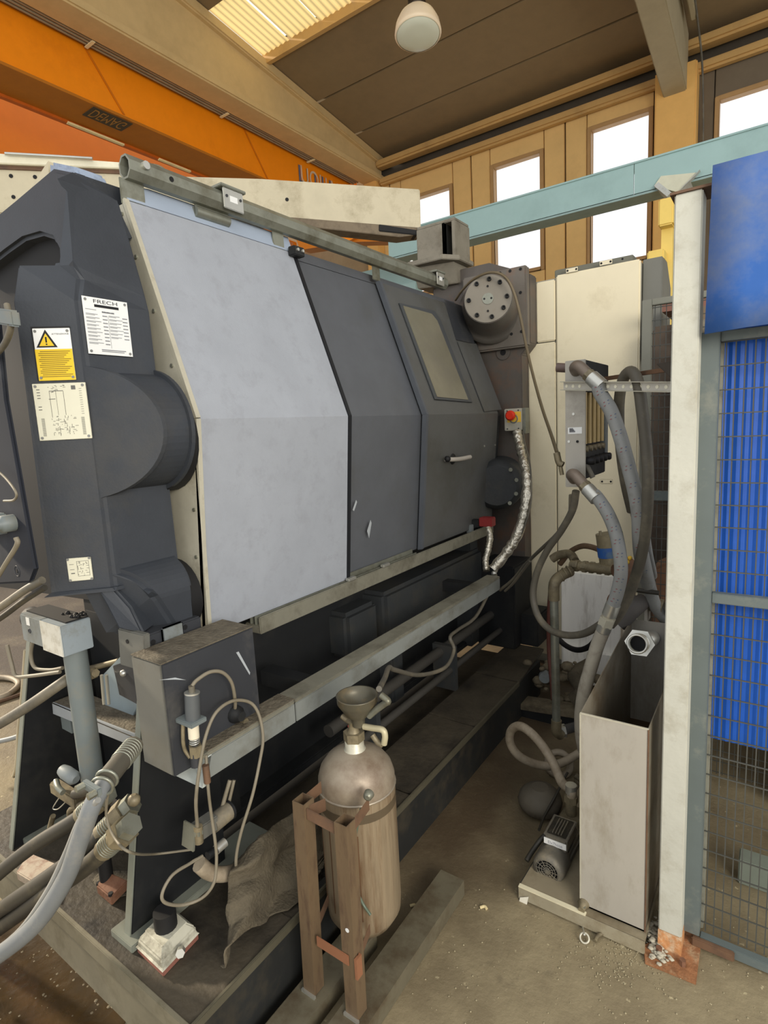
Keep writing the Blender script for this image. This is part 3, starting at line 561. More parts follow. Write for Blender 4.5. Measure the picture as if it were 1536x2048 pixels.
# --- end housing (rounded charcoal casting)
hs = mp('end_housing', MB(), charcoal) if False else None
PL = V((-1.48, YE, 0)); CN = (1, -1, 0)
def ch_(px, py, o=0): return PN(px, py, PL + V((.707, -.707, 0)) * o, CN)
def sd(px, py, x=-1.48): return P(px, py, 'x', x)
zb = sd(222, 1175).z; z1 = sd(157, 600).z; 
pl2 = ch_(35, 600); pl2b = ch_(88, 1168); cl = V(((pl2.x + pl2b.x) / 2, (pl2.y + pl2b.y) / 2, 0))
z1b = ch_(110, 531, -.03).z; nt2 = ch_(112, 531, -.05); nt1 = sd(145, 530, -1.515); top1 = sd(150, 352, -1.575); top2 = ch_(128, 362, -.09)
def ring(z, e, a, b, zz=None):
    zz = zz or (z,) * 5
    return [(e[0], 1.0, zz[0]), (a[0], a[1], zz[1]), (b[0], b[1], zz[2]), (b[0] - .04, b[1] + .19, zz[3]), (e[0] - .3, 1.0, zz[4])]
S = (-1.48,); A1 = (-1.48, YE); B1 = (cl.x, cl.y)
rings = [ring(zb - .01, S, A1, B1), ring(z1, S, A1, B1),
         ring(z1b, (-1.49,), (-1.51, YE + .03), (cl.x + .01, cl.y + .02), (z1 + .04, z1b - .03, z1b, z1b, z1 + .04)),
         ring(z1b, (-1.495,), (nt1.x, nt1.y), (nt2.x, nt2.y), (z1 + .06, nt1.z, nt2.z, nt2.z, z1 + .06)),
         ring(0, (-1.57,), (top1.x, top1.y), (top2.x, top2.y), (2.285, top1.z, top2.z, 2.20, 2.20))]
hb = MB(); hb.loft(rings, True, True, False)
hs = mp('end_housing', hb, charcoal, .024)
# bulges
def bulge(cx, cz_, r, rz, drop=0):
    rr = []; seg = 28
    sec = []
    for i in range(seg + 1):
        a = math.pi / 2 - math.pi * i / seg; sec.append((cx + r * math.cos(a), cz_ + rz * math.sin(a)))
    if drop: sec = [s for s in sec if s[1] >= cz_] + [(cx + r, cz_ - drop * .5), (cx + r, cz_ - drop)]
    sec.append((cx - .05, sec[-1][1])); sec.append((cx - .05, sec[0][1]))
    fr_ = [(x, YE + (x + 1.48) * .72 + .002, z) for x, z in sec]; bk2 = [(x, 1.0, z) for x, z in sec]
    return fr_, bk2
f_, b_ = bulge(-1.53, 1.628, .185, .165); mp('tie_bar_bulge', MB().loft([f_, b_], True, True, False), charcoal, .012)
# lower bulge: rounded shoulder, straight flank, slanting front edge
sec = [(-1.53 + .115 * math.cos(a), 1.155 + .11 * math.sin(a)) for a in [math.pi / 2 - math.pi / 2 * i / 12 for i in range(13)]] + [(-1.415, 1.07), (-1.42, .99)]
bl = sd(285, 1268, -1.43)
zlo = P(383, 1240, 'y', 1.0).z
sec = [(x, max(z, zlo)) for x, z in sec[:-2]] + [(-1.418, (1.155 + zlo) / 2), (-1.42, zlo), (-1.56, zlo), (-1.56, 1.26)]
def fy_(x, z): return YE + (x + 1.48) + .004 + max(0, (1.18 - z)) * .55
mp('tie_bar_bulge', MB().loft([[(x, fy_(x, z), z) for x, z in sec], [(x, 1.0, z) for x, z in sec]], True, True, False), charcoal, .012)
# arc shadows behind the bulges put in as black bush discs
mp('bush_arc_shade', MB().cyl((-1.53, .99, 1.60), (-1.53, 1.04, 1.60), .155, 28), black)
mp('bush_arc_shade', MB().cyl((-1.53, .99, 1.12), (-1.53, 1.03, 1.12), .112, 28), black)
# housing neck gusset: arm leaning left with a dark opening
def ng(px, py, y=YE + .16): return P(px, py, 'y', y)
mp('housing_arm', MB().prism([ng(150, 345), ng(100, 335), ng(30, 395), ng(-60, 470), ng(-60, 560), ng(10, 505), ng(45, 480), ng(80, 470), ng(105, 478), ng(116, 500), ng(118, 535), ng(160, 535)], (0, .18, 0)), charcoal, .012)
mp('housing_back', MB().prism([ng(150, 345, 1.0), ng(60, 395, 1.0), ng(-60, 480, 1.0), ng(-60, 1165, 1.0), ng(180, 1200, 1.0), ng(180, 400, 1.0)], (0, .03, 0)), black)
# wedge under the housing and foot plate with hole
fl = sd(240, 1262, -1.46)
m = MB().prism([ch_(195, 1180, .0), ch_(222, 1170, .0), sd(262, 1215, -1.445), sd(288, 1268, -1.42), sd(236, 1258, -1.44)], (-.06, .10, 0)); mp('housing_foot', m, charcoal, .006)
a, b, c, d = P(235, 1257, 'y', .80), P(287, 1270, 'y', .80), P(290, 1345, 'y', .80), P(240, 1330, 'y', .80)
mp('foot_plate', MB().prism([a, b, c, d], (0, .02, 0)), boxgrey, .003); q = P(255, 1283, 'y', .799); mp('foot_hole', MB().cyl(q, q + V((0, -.002, 0)), .006, 10), black)
# side flange under the lower bulge
a, b = P(290, 1272, 'x', -1.40), P(402, 1236, 'x', -1.40)
mp('side_flange', MB().box(-1.46, -1.40, a.y, b.y, a.z - .05, a.z + .0), boxdark, .004)
q = P(345, 1262, 'x', -1.395); mp('latch_plate', MB().box(-1.40, -1.39, q.y - .035, q.y + .035, q.z - .025, q.z + .02), mid, .006)
for q_ in ((372, 1255), (308, 1285)): q = P(*q_, 'x', -1.395); mp('flange_hole', MB().cyl(q + V((-.004, 0, 0)), q + V((-.0035, 0, 0)), .008, 10), black)
# blue top block
a = ng(97, 322, 1.02); mp('top_hood', MB().prism([ng(97, 322, 1.02), ng(150, 333, 1.02), ng(166, 375, 1.02), ng(100, 400, 1.02)], (0, .1, 0)), mat('hood_blue', (150, 164, 184), .5, var=.08, dirt=(110, 120, 136), damt=.5, dscale=12), .01)
mp('hood_side', MB().prism([ng(96, 322, 1.03), ng(99, 372, 1.03), ng(30, 420, 1.03), ng(45, 402, 1.03)], (0, .05, 0)), creamb)
# ------------------------------------------------------------ plaques
def frame_of(tl, tr_, bl_):
    o = bl_; u = (tr_ - tl); v_ = (tl - bl_); return o, u, v_
def slab(name, tl, tr_, bl_, th, m, parent, n):
    o, u, v_ = frame_of(tl, tr_, bl_); return MB().pbox(o, u, v_, V(n) * th).build(name, m, parent, .001)
def strips(name, o, u, v_, n, rects, m, parent, h=.0006):
    mb = MB()
    for (a, b, c, d) in rects: mb.pbox(o + u * a + v_ * b + n * .0002, u * (c - a), v_ * (d - b), n * h)
    return mb.build(name, m, parent, kind='stuff')
def screws(o, u, v_, n, parent, e=.07, r=.0035):
    for a, b in ((e, e * .8), (1 - e, e * .8), (e, 1 - e * .8), (1 - e, 1 - e * .8)):
        c = o + u * a + v_ * b; MB().cyl(c, c + n * .002, r, 8).build('screw', mat('screw_grey', (130, 130, 126), .4, .5), parent)
# rating plate on side face
nx = V((1, 0, 0)); XF = -1.4775
tl, tr_, bl_ = sd(161, 590, XF), sd(253, 602, XF), sd(178, 708, XF); tl = V((XF, tl.y, tl.z)); bl_ = V((XF, tl.y, bl_.z)); tr_ = V((XF, tr_.y, tl.z))
fpq = slab('rating_plate', tl, tr_, bl_, .002, white, ma, nx); fpq['label'] = 'white rating plate with dense print'; o, u, v_ = frame_of(tl, tr_, bl_); o = o + nx * .002
text_mesh('FRECH', o + u * .24 + v_ * .90, u, v_, v_.length * .062, .0006, 'lettering', ink, fpq, width=u.length * .52)
strips('black_bar', o, u, v_, nx, [(.25, .83, .78, .875)], blacki, fpq)
rc = [(.05, .775, .28, .783), (.40, .745, .66, .765)]
for k in range(9):
    yy = .70 - k * .062
    rc += [(.05, yy, .30 + .03 * ((k * 7) % 3), yy + .008), (.05, yy - .018, .24, yy - .011), (.40, yy - .02, .50, yy - .004)]
    if k < 7: rc += [(.54, yy, .78 + .03 * ((k * 5) % 3), yy + .008), (.54, yy - .018, .70, yy - .011), (.84, yy - .024, .95, yy - .008)]
rc += [(.30, .085, .84, .10), (.30, .06, .80, .072), (.52, .13, .524, .70)]
strips('small_print', o, u, v_, nx, rc, mat('print_grey', (120, 122, 126), .6), fpq); screws(o, u, v_, nx, fpq)
text_mesh('RSH01-02', o + u * .40 + v_ * .745, u, v_, v_.length * .025, .001, 'lettering', ink, fpq, width=u.length * .27)
nc = V((.707, -.707, 0)); uc = V((.707, .707, 0))
def cham(tlp, trp, blp, o=.002):
    tl = ch_(*tlp, o); tr_ = ch_(*trp, o); bl_ = ch_(*blp, o); L_ = (tr_ - tl).dot(uc); H_ = tl.z - bl_.z; return bl_, uc * L_, V((0, 0, H_))
o, u, v_ = cham((67, 657), (142, 656), (79, 762))
wp = MB().pbox(o, u, v_, nc * .002).build('warning_sign', white, ma, .001); wp['label'] = 'white and yellow warning sign with black triangle'; o = o + nc * .002
strips('black_border', o, u, v_, nc, [(-.03, 1.0, 1.02, 1.03), (-.03, 0, 0, 1.0)], blacki, wp)
MB().pbox(o + u * .0, u, v_ * .60, nc * .0004).build('yellow_field', yellow, wp)
def tri(name, cx, cy, s, m, h):
    a = o + u * (cx - s * .5) + v_ * cy; b = o + u * (cx + s * .5) + v_ * cy; c = o + u * cx + v_ * (cy + s * .60)
    MB().prism([a + nc * .0004, b + nc * .0004, c + nc * .0004], nc * h).build(name, m, wp)
tri('triangle_border', .34, .635, .56, blacki, .0008); tri('triangle_field', .34, .66, .40, yellow, .0012)
strips('exclamation_mark', o, u, v_, nc, [(.32, .725, .36, .83), (.32, .68, .36, .705)], blacki, wp, .0022)
text_mesh('ATTENZIONE', o + u * .50 + v_ * .87, u, v_, v_.length * .03, .0006, 'lettering', ink, wp, width=u.length * .46)
rc = []
for k in range(14): yy = .55 - k * .037; rc.append((.08 + .05 * (k % 3 == 0), yy, .94 - .06 * ((k * 5) % 4), yy + .012))
strips('warning_text', o, u, v_, nc, rc, mat('text_brown', (120, 100, 30), .6), wp, .001); screws(o, u, v_, nc, wp)
def schematic(lbl, cat, tlp, trp, blp, seed, dense):
    o, u, v_ = cham(tlp, trp, blp); t = MB().pbox(o, u, v_, nc * .002).build('schematic_plate', platec, ma, .001); t['label'] = lbl; o = o + nc * .002; r = random.Random(seed); rc = []
    L = .006 if dense else .012
    if dense:
        rc = [(.30, .40, .306, .86), (.30, .86, .56, .87), (.56, .44, .566, .86), (.42, .44, .424, .86), (.28, .72, .40, .73)]
        for k in range(8): rc += [(.07, .90 - .05 * k - .012, .13, .90 - .05 * k)] if k not in (4, 5) else []
        for k in range(20): rc += [(.09, .08 + .016 * k, .15, .086 + .016 * k), (.84, .08 + .016 * k, .90, .086 + .016 * k)]
        for k in range(12): rc += [(.86, .45 + .04 * k, .91, .455 + .04 * k)]
        for k in range(60):
            x, y = r.uniform(.28, .72), r.uniform(.06, .42)
            rc.append((x, y, x + r.uniform(.01, .06), y + L) if k % 2 else (x, y, x + L, y + r.uniform(.01, .06)))
        for k in range(16): x, y = r.uniform(.28, .6), r.uniform(.84, .96); rc.append((x, y, x + r.uniform(.01, .05), y + L))
        rc += [(.72, .88, .80, .95), ]
    else:
        rc = [(.10, .72, .28, .735), (.10, .5, .28, .515), (.13, .32, .28, .36), (.40, .22, .41, .85), (.40, .84, .88, .85), (.88, .2, .89, .85), (.4, .2, .88, .21)]
        for k in range(26):
            x, y = r.uniform(.42, .8), r.uniform(.22, .78); rc.append((x, y, x + r.uniform(.03, .12), y + L) if k % 2 else (x, y, x + L, y + r.uniform(.03, .12)))
    strips('diagram_lines', o, u, v_, nc, rc, mat('diagram_ink', (96, 96, 92), .6), t); screws(o, u, v_, nc, t, .06)
schematic('large cream plate with a fine hydraulic diagram below the warning sign', 'plaque', (64, 768), (171, 763), (80, 882), 3, True)
schematic('small cream diagram plate low on the charcoal housing', 'plaque', (133, 1117), (182, 1113), (139, 1163), 5, False)
# left block beside the housing
lb = thing('injection_block', 'dark blue-grey steel block at the left edge beside the end housing', 'block', (-1.55, .62, 1.0))
def lf(px, py, y=.62): return P(px, py, 'y', y)
MB().prism([lf(-60, 560), lf(-14, 560), lf(10, 800), lf(70, 1140), lf(60, 1166), lf(-60, 1172)], (0, .012, 0)).build('block_plate', mat('block_navy', (20, 25, 36), .7, var=.15, dirt=(44, 48, 54), damt=.3, dscale=8), lb, .006)
q = lf(34, 1142, .62); MB().torus(q, (0, 1, 0), .014, .001, 20, 6).build('countersink', boxdark, lb); MB().cyl(q, q + V((0, -.001, 0)), .005, 10).build('bolt_hole', black, lb)
MB().lathe(lf(28, 1045), (.1, -1, 0), [(.018, -.02), (.022, 0), (.022, .03), (.014, .035), (.014, .05)], 16).build('valve_knob', polem, lb); MB().box(lf(-30, 1045).x, lf(16, 1045).x, .58, .62, lf(10, 1065).z, lf(10, 1025).z).build('valve_body', polem, lb, .004)
MB().pbox(lf(-20, 645, .60), lf(44, 655, .60) - lf(-20, 645, .60), V((0, 0, .035)), (0, -.02, 0)).build('lug', polem, lb, .004)
MB().tube([lf(-20, 720, .60), lf(8, 690, .60), lf(22, 650, .59), lf(14, 610, .60)], .007).build('block_hose', hosed, label='short grey hose looping at the left edge beside the warning sign', cat='hose')
MB().tube([lf(-20, 930, .60), lf(10, 955, .60), lf(32, 985, .59), lf(28, 1000, .6), lf(8, 1002, .6)], .003).build('thin_wire', hosec, label='thin pale wire bent across the navy block', cat='wire')
MB().tube([lf(-20, 1180, .58), lf(10, 1130, .58), lf(34, 1090, .58), lf(32, 1075, .58)], .006).build('grey_line', hosec, label='pale grey line running down from the valve knob at left edge', cat='hose')
# ============================================================ TRAY, LEGS, NEAR LEFT
ty = thing('drip_tray', 'low dark steel drip tray the machine stands in, grimy top rim', 'tray', (-1.6, 2.0, 0))
TZ = .22
MB().box(-2.4, -1.095, .64, .66, 0, TZ - .03).build('front_wall', trayedge, ty); MB().box(-1.12, -1.09, .64, 3.05, 0, TZ - .012).build('side_wall', traysd, ty)
for (a, b, c, d) in ((-2.4, -1.085, .63, .98), (-1.50, -1.085, .98, 1.10), (-1.34, -1.085, 1.28, 1.62), (-1.34, -1.085, 1.63, 2.18), (-1.34, -1.085, 2.19, 2.70)):
    MB().box(a, b, c, d, TZ - .012, TZ).build('deck_plate', traym, ty, .003)
MB().prism([(-1.34, 2.71, TZ), (-1.34, 3.2, TZ), (-1.12, 3.2, TZ), (-1.085, 2.71, TZ)], (0, 0, -.012)).build('deck_plate', traym, ty)
MB().box(-2.4, -1.12, .66, 3.2, .02, .05).build('tray_floor', black, ty)
MB().box(-1.60, -1.34, 1.10, 3.2, .12, .135).build('inner_step', traym, ty)
MB().box(-1.34, -1.10, 1.10, 1.28, .10, .11).build('chip_bed', grime, ty)
MB().box(-2.4, -1.085, .622, .634, TZ - .05, TZ + .004).build('front_lip', trayedge, ty, .002)
MB().box(-1.088, -1.078, .63, 2.70, TZ - .02, TZ + .006).build('side_lip', mat('lip_dark', (84, 80, 66), .5, .1, var=.2), ty, .002)
# legs
def leg(lbl, x, poly, basey0, basey1, yl):
    t = thing('support_leg', lbl, 'leg', (x, .7, TZ)); pts = [P(a, b, 'x', x) for a, b in poly]
    MB().prism(pts, (-.022, 0, 0)).build('leg_plate', blackp, t, .002)
    e0, e1 = pts[0], pts[1]; n = 2
    MB().pbox(e0 + V((.0005, -.002, 0)), (-.026, 0, 0), e1 - e0, (0, -.004, 0)).build('front_edge', lightpaint, t)
    MB().box(x - .07, x + .035, basey0, basey1, TZ, TZ + .022).build('foot_base', lightpaint, t, .002); return t
leg('black trapezoid support leg under the grey box, pale front edge', -1.42, [(292, 1330), (262, 1892), (452, 1735), (425, 1290)], .665, 1.18, 0)
leg('black trapezoid support leg at left beside the sunlit floor', -2.12, [(66, 1250), (28, 1700), (215, 1610), (330, 1400), (330, 1250)], .70, 1.1, 0)
# grey box
gb = thing('terminal_box', 'grey dusty steel box mounted above the near support leg', 'box', (-1.35, .9, .7))
XB = -1.25
c1, c2 = P(320, 1330, 'x', XB), P(503, 1247, 'x', XB); bot = P(337, 1560, 'x', XB); lft = P(262, 1318, 'y', c1.y)
ZT = c1.z; Y0, Y1 = c1.y, c2.y; ZB = bot.z; XL = lft.x
MB().box(XL, XB, Y0, Y1, ZB + .0, ZT).build('box_body', boxgrey, gb, .004); MB().box(XB - .001, XB + .004, Y0 + .002, Y1, ZB, ZT - .002).build('side_cover', boxdark, gb, .002)
MB().box(XL + .0, XB + .003, Y0, Y1, ZT, ZT + .003).build('dusty_top', grime, gb)
q = P(283, 1283, 'z', ZT); m = MB(); 
for k in range(9): m.sphere((q.x + random.uniform(-.03, .03), q.y + random.uniform(-.02, .02), ZT + .005), random.uniform(.004, .011), 6)
m.build('rust_flakes', rust, gb, kind='stuff')
strk = mat('scratch', (160, 166, 170), .5)
def bx_(px, py, o=.005): return P(px, py, 'x', XB + o)
MB().prism([bx_(472, 1305), bx_(477, 1303), bx_(500, 1345), bx_(499, 1350)], (.0008, 0, 0)).prism([bx_(318, 1360), bx_(350, 1355), bx_(372, 1360), bx_(350, 1359)], (.0008, 0, 0)).build('scratch_marks', strk, gb, kind='stuff')
# sensor on the box
sn = thing('pressure_sensor', 'dark cylindrical sensor with white collar clamped on the grey box', 'sensor', bx_(385, 1480, .05))
def sx_(px, py, o=.045): return P(px, py, 'x', XB + o)
MB().cyl(sx_(384, 1386), sx_(386, 1440), .019, 20).build('sensor_body', mat('sensor_grey', (88, 92, 94), .4, .2), sn)
MB().cyl(sx_(384, 1384), sx_(384, 1387), .0195, 20).build('top_cap', zinc, sn); MB().cyl(sx_(383, 1372), sx_(384, 1386), .008, 12).build('cable_gland', hosed, sn)
MB().box(XB + .004, XB + .07, sx_(386, 1440).y - .024, sx_(386, 1440).y + .024, sx_(386, 1446).z, sx_(386, 1436).z).build('clamp', polem, sn, .002)
MB().cyl(sx_(386, 1447), sx_(388, 1475), .014, 18).build('collar', mat('collar_cream', (214, 206, 184), .4), sn)
for k in range(3): MB().torus(sx_(389, 1477 + 4 * k), (0, 0, 1), .012, .0018, 16, 6).build('spring_coil', zinc, sn)
MB().cyl(sx_(389, 1476), sx_(390, 1490), .009, 10).build('neck', boxdark, sn); hexa(MB(), sx_(390, 1490), (0, 0, -1), .017, .03).build('hex_fitting', brass, sn)
MB().cyl(sx_(390, 1505), sx_(392, 1532), .013, 10).build('lower_tube', boxdark, sn)
MB().tube([sx_(366, 1440, .02), sx_(366, 1480, .02), sx_(370, 1500, .02), sx_(380, 1515, .03)], .005).build('side_tube', brass, sn)
MB().tube([sx_(384, 1372), sx_(394, 1360), sx_(420, 1344), sx_(445, 1345), sx_(463, 1365, .04), sx_(470, 1400, .03), sx_(470, 1420, .01)], .005, 8).build('sensor_cable', hosec, label='thin cable arching from the sensor top to the cable gland', cat='cable')
gl = thing('cable_gland', 'oily cable gland with bolt on the grey box side', 'gland', bx_(475, 1430))
MB().lathe(bx_(470, 1428), (1, 0, 0), [(.026, 0), (.024, .012), (.016, .02), (.014, .03)], 12).build('gland_body', blackp, gl); hexa(MB(), bx_(483, 1440), (1, 0, 0), .010, .02).build('bolt', brass, gl)
# lower long beam
lbm = thing('guard_beam', 'long dusty grey angle beam running beside the machine bed', 'beam', (-1.24, 1.7, .75))
XG = -1.20
e = P(405, 1577, 'x', XG); far = P(1000, 1170, 'x', XG); zb_ = e.z; zt2 = P(415, 1511, 'x', XG).z
zz0 = P(700, 1575 - .68 * 295, 'x', XG).z; zz1 = P(700, 1510 - .621 * 285, 'x', XG).z
ym = P(593, 1440, 'x', XG).y
for (ya, yb) in ((e.y + .01, ym - .002), (ym + .002, far.y)):
    MB().box(XG - .006, XG, ya, yb, zz0, zz1 - .012).build('beam_web', mat('beam_grey', (128, 132, 128), .5, .1, var=.08, dirt=(96, 92, 80), damt=.45, dscale=4), lbm, .002)
    MB().box(XG - .075, XG, ya, yb, zz1 - .012, zz1).build('beam_top', tracks, lbm, .002)
MB().prism([P(352, 1552, 'x', XG - .07), P(388, 1532, 'x', XG - .07), P(416, 1512, 'x', XG), P(405, 1577, 'x', XG)], (0, .012, 0)).build('end_cap', mat('endcap_pale', (176, 182, 178), .5, var=.06), lbm, .001)
MB().box(XG - .072, XG - .002, e.y + .03, ym, zz1, zz1 + .003).build('chip_dust', grime, lbm)
MB().box(-1.5, XG - .07, 1.3, 1.36, zz0, zz1 - .02).build('cross_arm', blackp, lbm); MB().box(-1.5, XG - .07, 2.6, 2.66, zz0, zz1 - .02).build('cross_arm', blackp, lbm)
# pole and valve block
vb = thing('valve_manifold', 'grey valve block with a pale machined end on a round pole', 'valve', (-1.68, .75, .45))
YV = .70
pt = P(120, 1253, 'y', YV); pb = P(127, 1314, 'y', YV); pr = P(180, 1232, 'x', pt.x); pl_ = P(80, 1240, 'y', YV); pll = P(38, 1222, 'y', YV)
hz = pt.z - pb.z
MB().box(pl_.x, pt.x, YV, pr.y, pb.z, pt.z).build('pale_block', mat('valve_slate', (134, 144, 150), .5, var=.08, dirt=(112, 112, 104), damt=.3, dscale=12), vb, .002)
MB().box(pl_.x + .001, pt.x - .001, YV - .003, YV, pb.z + .001, pt.z - .001).build('end_face', mat('machined_pale', (204, 204, 196), .4, .2, var=.08, dirt=(168, 164, 150), damt=.5, dscale=30), vb)
MB().box(pll.x, pl_.x - .002, YV + .0, pr.y - .02, pb.z + .005, pt.z + .0).build('valve_body', mid, vb, .003)
MB().box(pll.x, pt.x - .01, YV + .02, pr.y, pt.z, pt.z + .004).build('grime_top', black, vb)
m = MB()
for k in range(16): m.sphere((random.uniform(pl_.x + .02, pt.x - .01), random.uniform(YV + .05, pr.y), pt.z + .006), random.uniform(.003, .008), 6)
m.build('chips', black, vb, kind='stuff')
q = P(55, 1243, 'y', YV - .001); MB().box(q.x - .010, q.x + .010, YV - .001, YV, q.z - .012, q.z + .012).build('label', white, vb); q = P(59, 1262, 'y', YV - .001); MB().torus(q, (0, 1, 0), .006, .0016, 14, 6).build('knob_mark', ink, vb)
MB().lathe((pll.x, .75, pb.z + .055), (-1, 0, 0), [(.03, 0), (.034, .02), (.034, .05), (.02, .06)], 16).build('solenoid', black, vb)
MB().box(pll.x - .06, pll.x + .0, .735, .79, pb.z - .01, pt.z - .01).build('solenoid_plug', black, vb, .005)
p0_ = P(151, 1310, 'y', .75); p1_ = P(178, 1562, 'y', .75); MB().cyl(V((p0_.x, .75, pb.z + .01)), V((p0_.x, .75, p1_.z)), .032, 24).build('pole', polem, vb)
MB().cyl(V((p0_.x, .75, p1_.z)), V((p0_.x, .75, TZ)), .020, 16).build('pole_stub', black, vb)
# shelf-angle between legs
sh = thing('cross_channel', 'pale channel crossing between the two support legs behind the pole', 'channel', (-1.75, .9, .7))
a = P(118, 1410, 'y', .84); b = P(282, 1495, 'y', .84); 
MB().pbox(P(106, 1428, 'y', .84), P(282, 1500, 'y', .84) - P(106, 1428, 'y', .84), (0, .006, 0), P(104, 1405, 'y', .84) - P(106, 1428, 'y', .84)).build('front_face', mat('channel_pale', (150, 155, 158), .45, var=.08), sh, .001)
MB().pbox(P(104, 1405, 'y', .84), P(283, 1480, 'y', .84) - P(104, 1405, 'y', .84), (0, .10, 0), (0, 0, -.004)).build('top_face', grime, sh)
MB().box(P(122, 1440, 'y', .86).x, P(140, 1440, 'y', .86).x, .86, .88, P(130, 1460, 'y', .86).z, P(130, 1430, 'y', .86).z).build('tab', polem, sh)
sp = thing('slide_plate', 'pale blue-grey plate with a slotted tab and bolt behind the grey box', 'plate', (-1.5, .95, .8))
def sy(px, py, y=.92): return P(px, py, 'y', y)
MB().prism([sy(205, 1350), sy(262, 1290), sy(282, 1400), sy(262, 1440), sy(205, 1420)], (0, .02, 0)).build('pale_plate', mat('slide_blue', (140, 154, 160), .4, var=.08), sp, .002)
MB().prism([sy(225, 1332, .86), sy(262, 1320, .86), sy(275, 1355, .86), sy(275, 1410, .86), sy(238, 1390, .86), sy(233, 1365, .86)], (0, .012, 0)).build('dark_bracket', boxdark, sp, .002)
MB().lathe(sy(248, 1346, .86), (0, -1, 0), [(.011, 0), (.010, .008), (.004, .011)], 16).build('bolt', zinc, sp)
for k in (203, 213): MB().cyl(sy(k, 1350, .85), sy(k + 5, 1408, .85), .005, 8).build('guide_rod', zinc, sp)
MB().lathe(sy(176, 1348, .8), sy(200, 1345, .8) - sy(176, 1348, .8), [(.018, 0), (.018, .035), (.013, .036), (.013, .05)], 6).build('coupling', brass, sp)
# ---------------------------------------- hoses, near left
def hose(name, lbl, cat, pts, r, m, seg=10, sub=6, group=None):
    q = [P(p[0], p[1], 'y', p[2]) if len(p) == 3 else P(p[0], p[1], p[2], p[3]) for p in pts]
    return MB().tube(q, r, seg, sub).build(name, m, label=lbl, cat=cat, group=group), q
def fitting(parent, a, b, r, m=brass, n=5, crimp=True):
    a, b = V(a), V(b); d = (b - a); L_ = d.length; d.normalize()
    if crimp:
        MB().cyl(a, b, r, 14).build('crimp_sleeve', m, parent)
        for k in range(n): c = a + d * (L_ * (.25 + .55 * k / n)); MB().torus(c, d, r + .0005, .0018, 16, 6).build('crimp_ring', galv, parent)
def hosething(name, lbl, cat, pts, r, m, fit_at_end=True, fm=brass, fl=.06):
    q = [P(p[0], p[1], 'y', p[2]) if len(p) == 3 else P(p[0], p[1], p[2], p[3]) for p in pts]
    t = thing(name, lbl, cat, q[0]); MB().tube(q, r, 12, 6).build('hose_body', m, t)
    if fit_at_end:
        d = (q[-1] - q[-2]).normalized(); e_ = q[-1]; fitting(t, e_ - d * fl, e_ + d * .005, r * 1.16, fm)
        hexa(MB(), e_, d, r * 1.6, .03).build('hex_nut', fm, t); hexa(MB(), e_ + d * .032, d, r * 1.3, .025).build('adapter', galv, t)
    return t
HY = .64
hosething('hydraulic_hose', 'uppermost thick dark hose rising from the left edge to a ribbed crimp', 'hose', [(-60, 1800, .50), (0, 1745, .53), (70, 1690, .58), (150, 1640, .63), (190, 1608, .66)], .020, hoseb)
hosething('hydraulic_hose', 'middle thick dark hose passing behind the grey drain hose', 'hose', [(-60, 1860, .50), (20, 1806, .52), (100, 1752, .56), (170, 1700, .60), (235, 1636, .66)], .021, hoseb)
hosething('hydraulic_hose', 'lowest thick dark hose with a ringed crimp near the support leg', 'hose', [(-60, 1900, .50), (0, 1855, .52), (90, 1790, .55), (170, 1735, .58), (238, 1672, .62)], .022, hoseb, fl=.07)
hosething('drain_hose', 'thick pale grey hose curving down from the clamp to the left edge', 'hose', [(-80, 1960, .40), (-10, 1915, .43), (70, 1850, .48), (130, 1760, .52), (160, 1680, .54), (185, 1610, .56), (213, 1560, .60)], .021, mat('drain_grey', (112, 116, 118), .55, var=.1, dirt=(136, 134, 126), damt=.3, dscale=12), False)
m = MB(); q = P(205, 1572, 'y', .58); d = (P(225, 1540, 'y', .62) - q).normalized()
hc = thing('hose_clamp', 'oily saddle clamp joining the grey hose to the ribbed pipe', 'clamp', q)
for k in (0, .022): MB().torus(q + d * k, d, .024, .004, 20, 8).build('clamp_band', galv, hc)
MB().box(q.x - .03, q.x + .035, q.y - .03, q.y - .018, q.z - .0, q.z + .02).build('clamp_bar', polem, hc, .002)
for s in (-.022, .03): hexa(MB(), q + V((s, -.03, .012)), (0, -1, 0), .008, .018).build('clamp_bolt', galv, hc)
hp = thing('ribbed_pipe', 'ribbed dark pipe running up from the clamp behind the grey box', 'pipe', q)
pa, pb2 = q + d * .02, P(268, 1490, 'y', .72); MB().cyl(pa, pb2, .024, 16).build('pipe_body', hosed, hp)
dd = (pb2 - pa)
for k in range(7): MB().torus(pa + dd * (.5 + .07 * k), dd, .0245, .002, 16, 6).build('rib', galv, hp)
hose('pale_cable', 'thin pale cable following the grey drain hose to the floor', 'cable', [(-60, 1935, .44), (30, 1870, .47), (90, 1790, .50), (130, 1710, .53), (160, 1640, .55), (196, 1600, .56)], .007, mat('cable_white', (138, 138, 134), .5))
hose('capillary_wire', 'thin wire drooping from the clamp across the support leg to the valve', 'wire', [(222, 1572, .60), (214, 1600, .60), (214, 1640, .60), (232, 1680, .59), (262, 1705, .585), (310, 1708, 'x', -1.36), (385, 1699, 'x', -1.30)], .0032, hosec)
hose('dark_pipe', 'long dark hose crossing from the left edge toward the pole', 'hose', [(-60, 1480, .60), (0, 1447, .62), (60, 1410, .66), (125, 1365, .72), (150, 1350, .78)], .016, hosed)
hose('grey_hose', 'short grey hose at the left edge over the sunlit floor', 'hose', [(-60, 1500, .9), (-10, 1485, .95), (30, 1475, 1.0), (60, 1462, 1.05)], .012, hosem)
hose('steel_rod', 'dark ribbed rod rising under the navy block at left', 'rod', [(-60, 1255, .58), (0, 1215, .60), (50, 1180, .62), (85, 1160, .64)], .010, hosed)
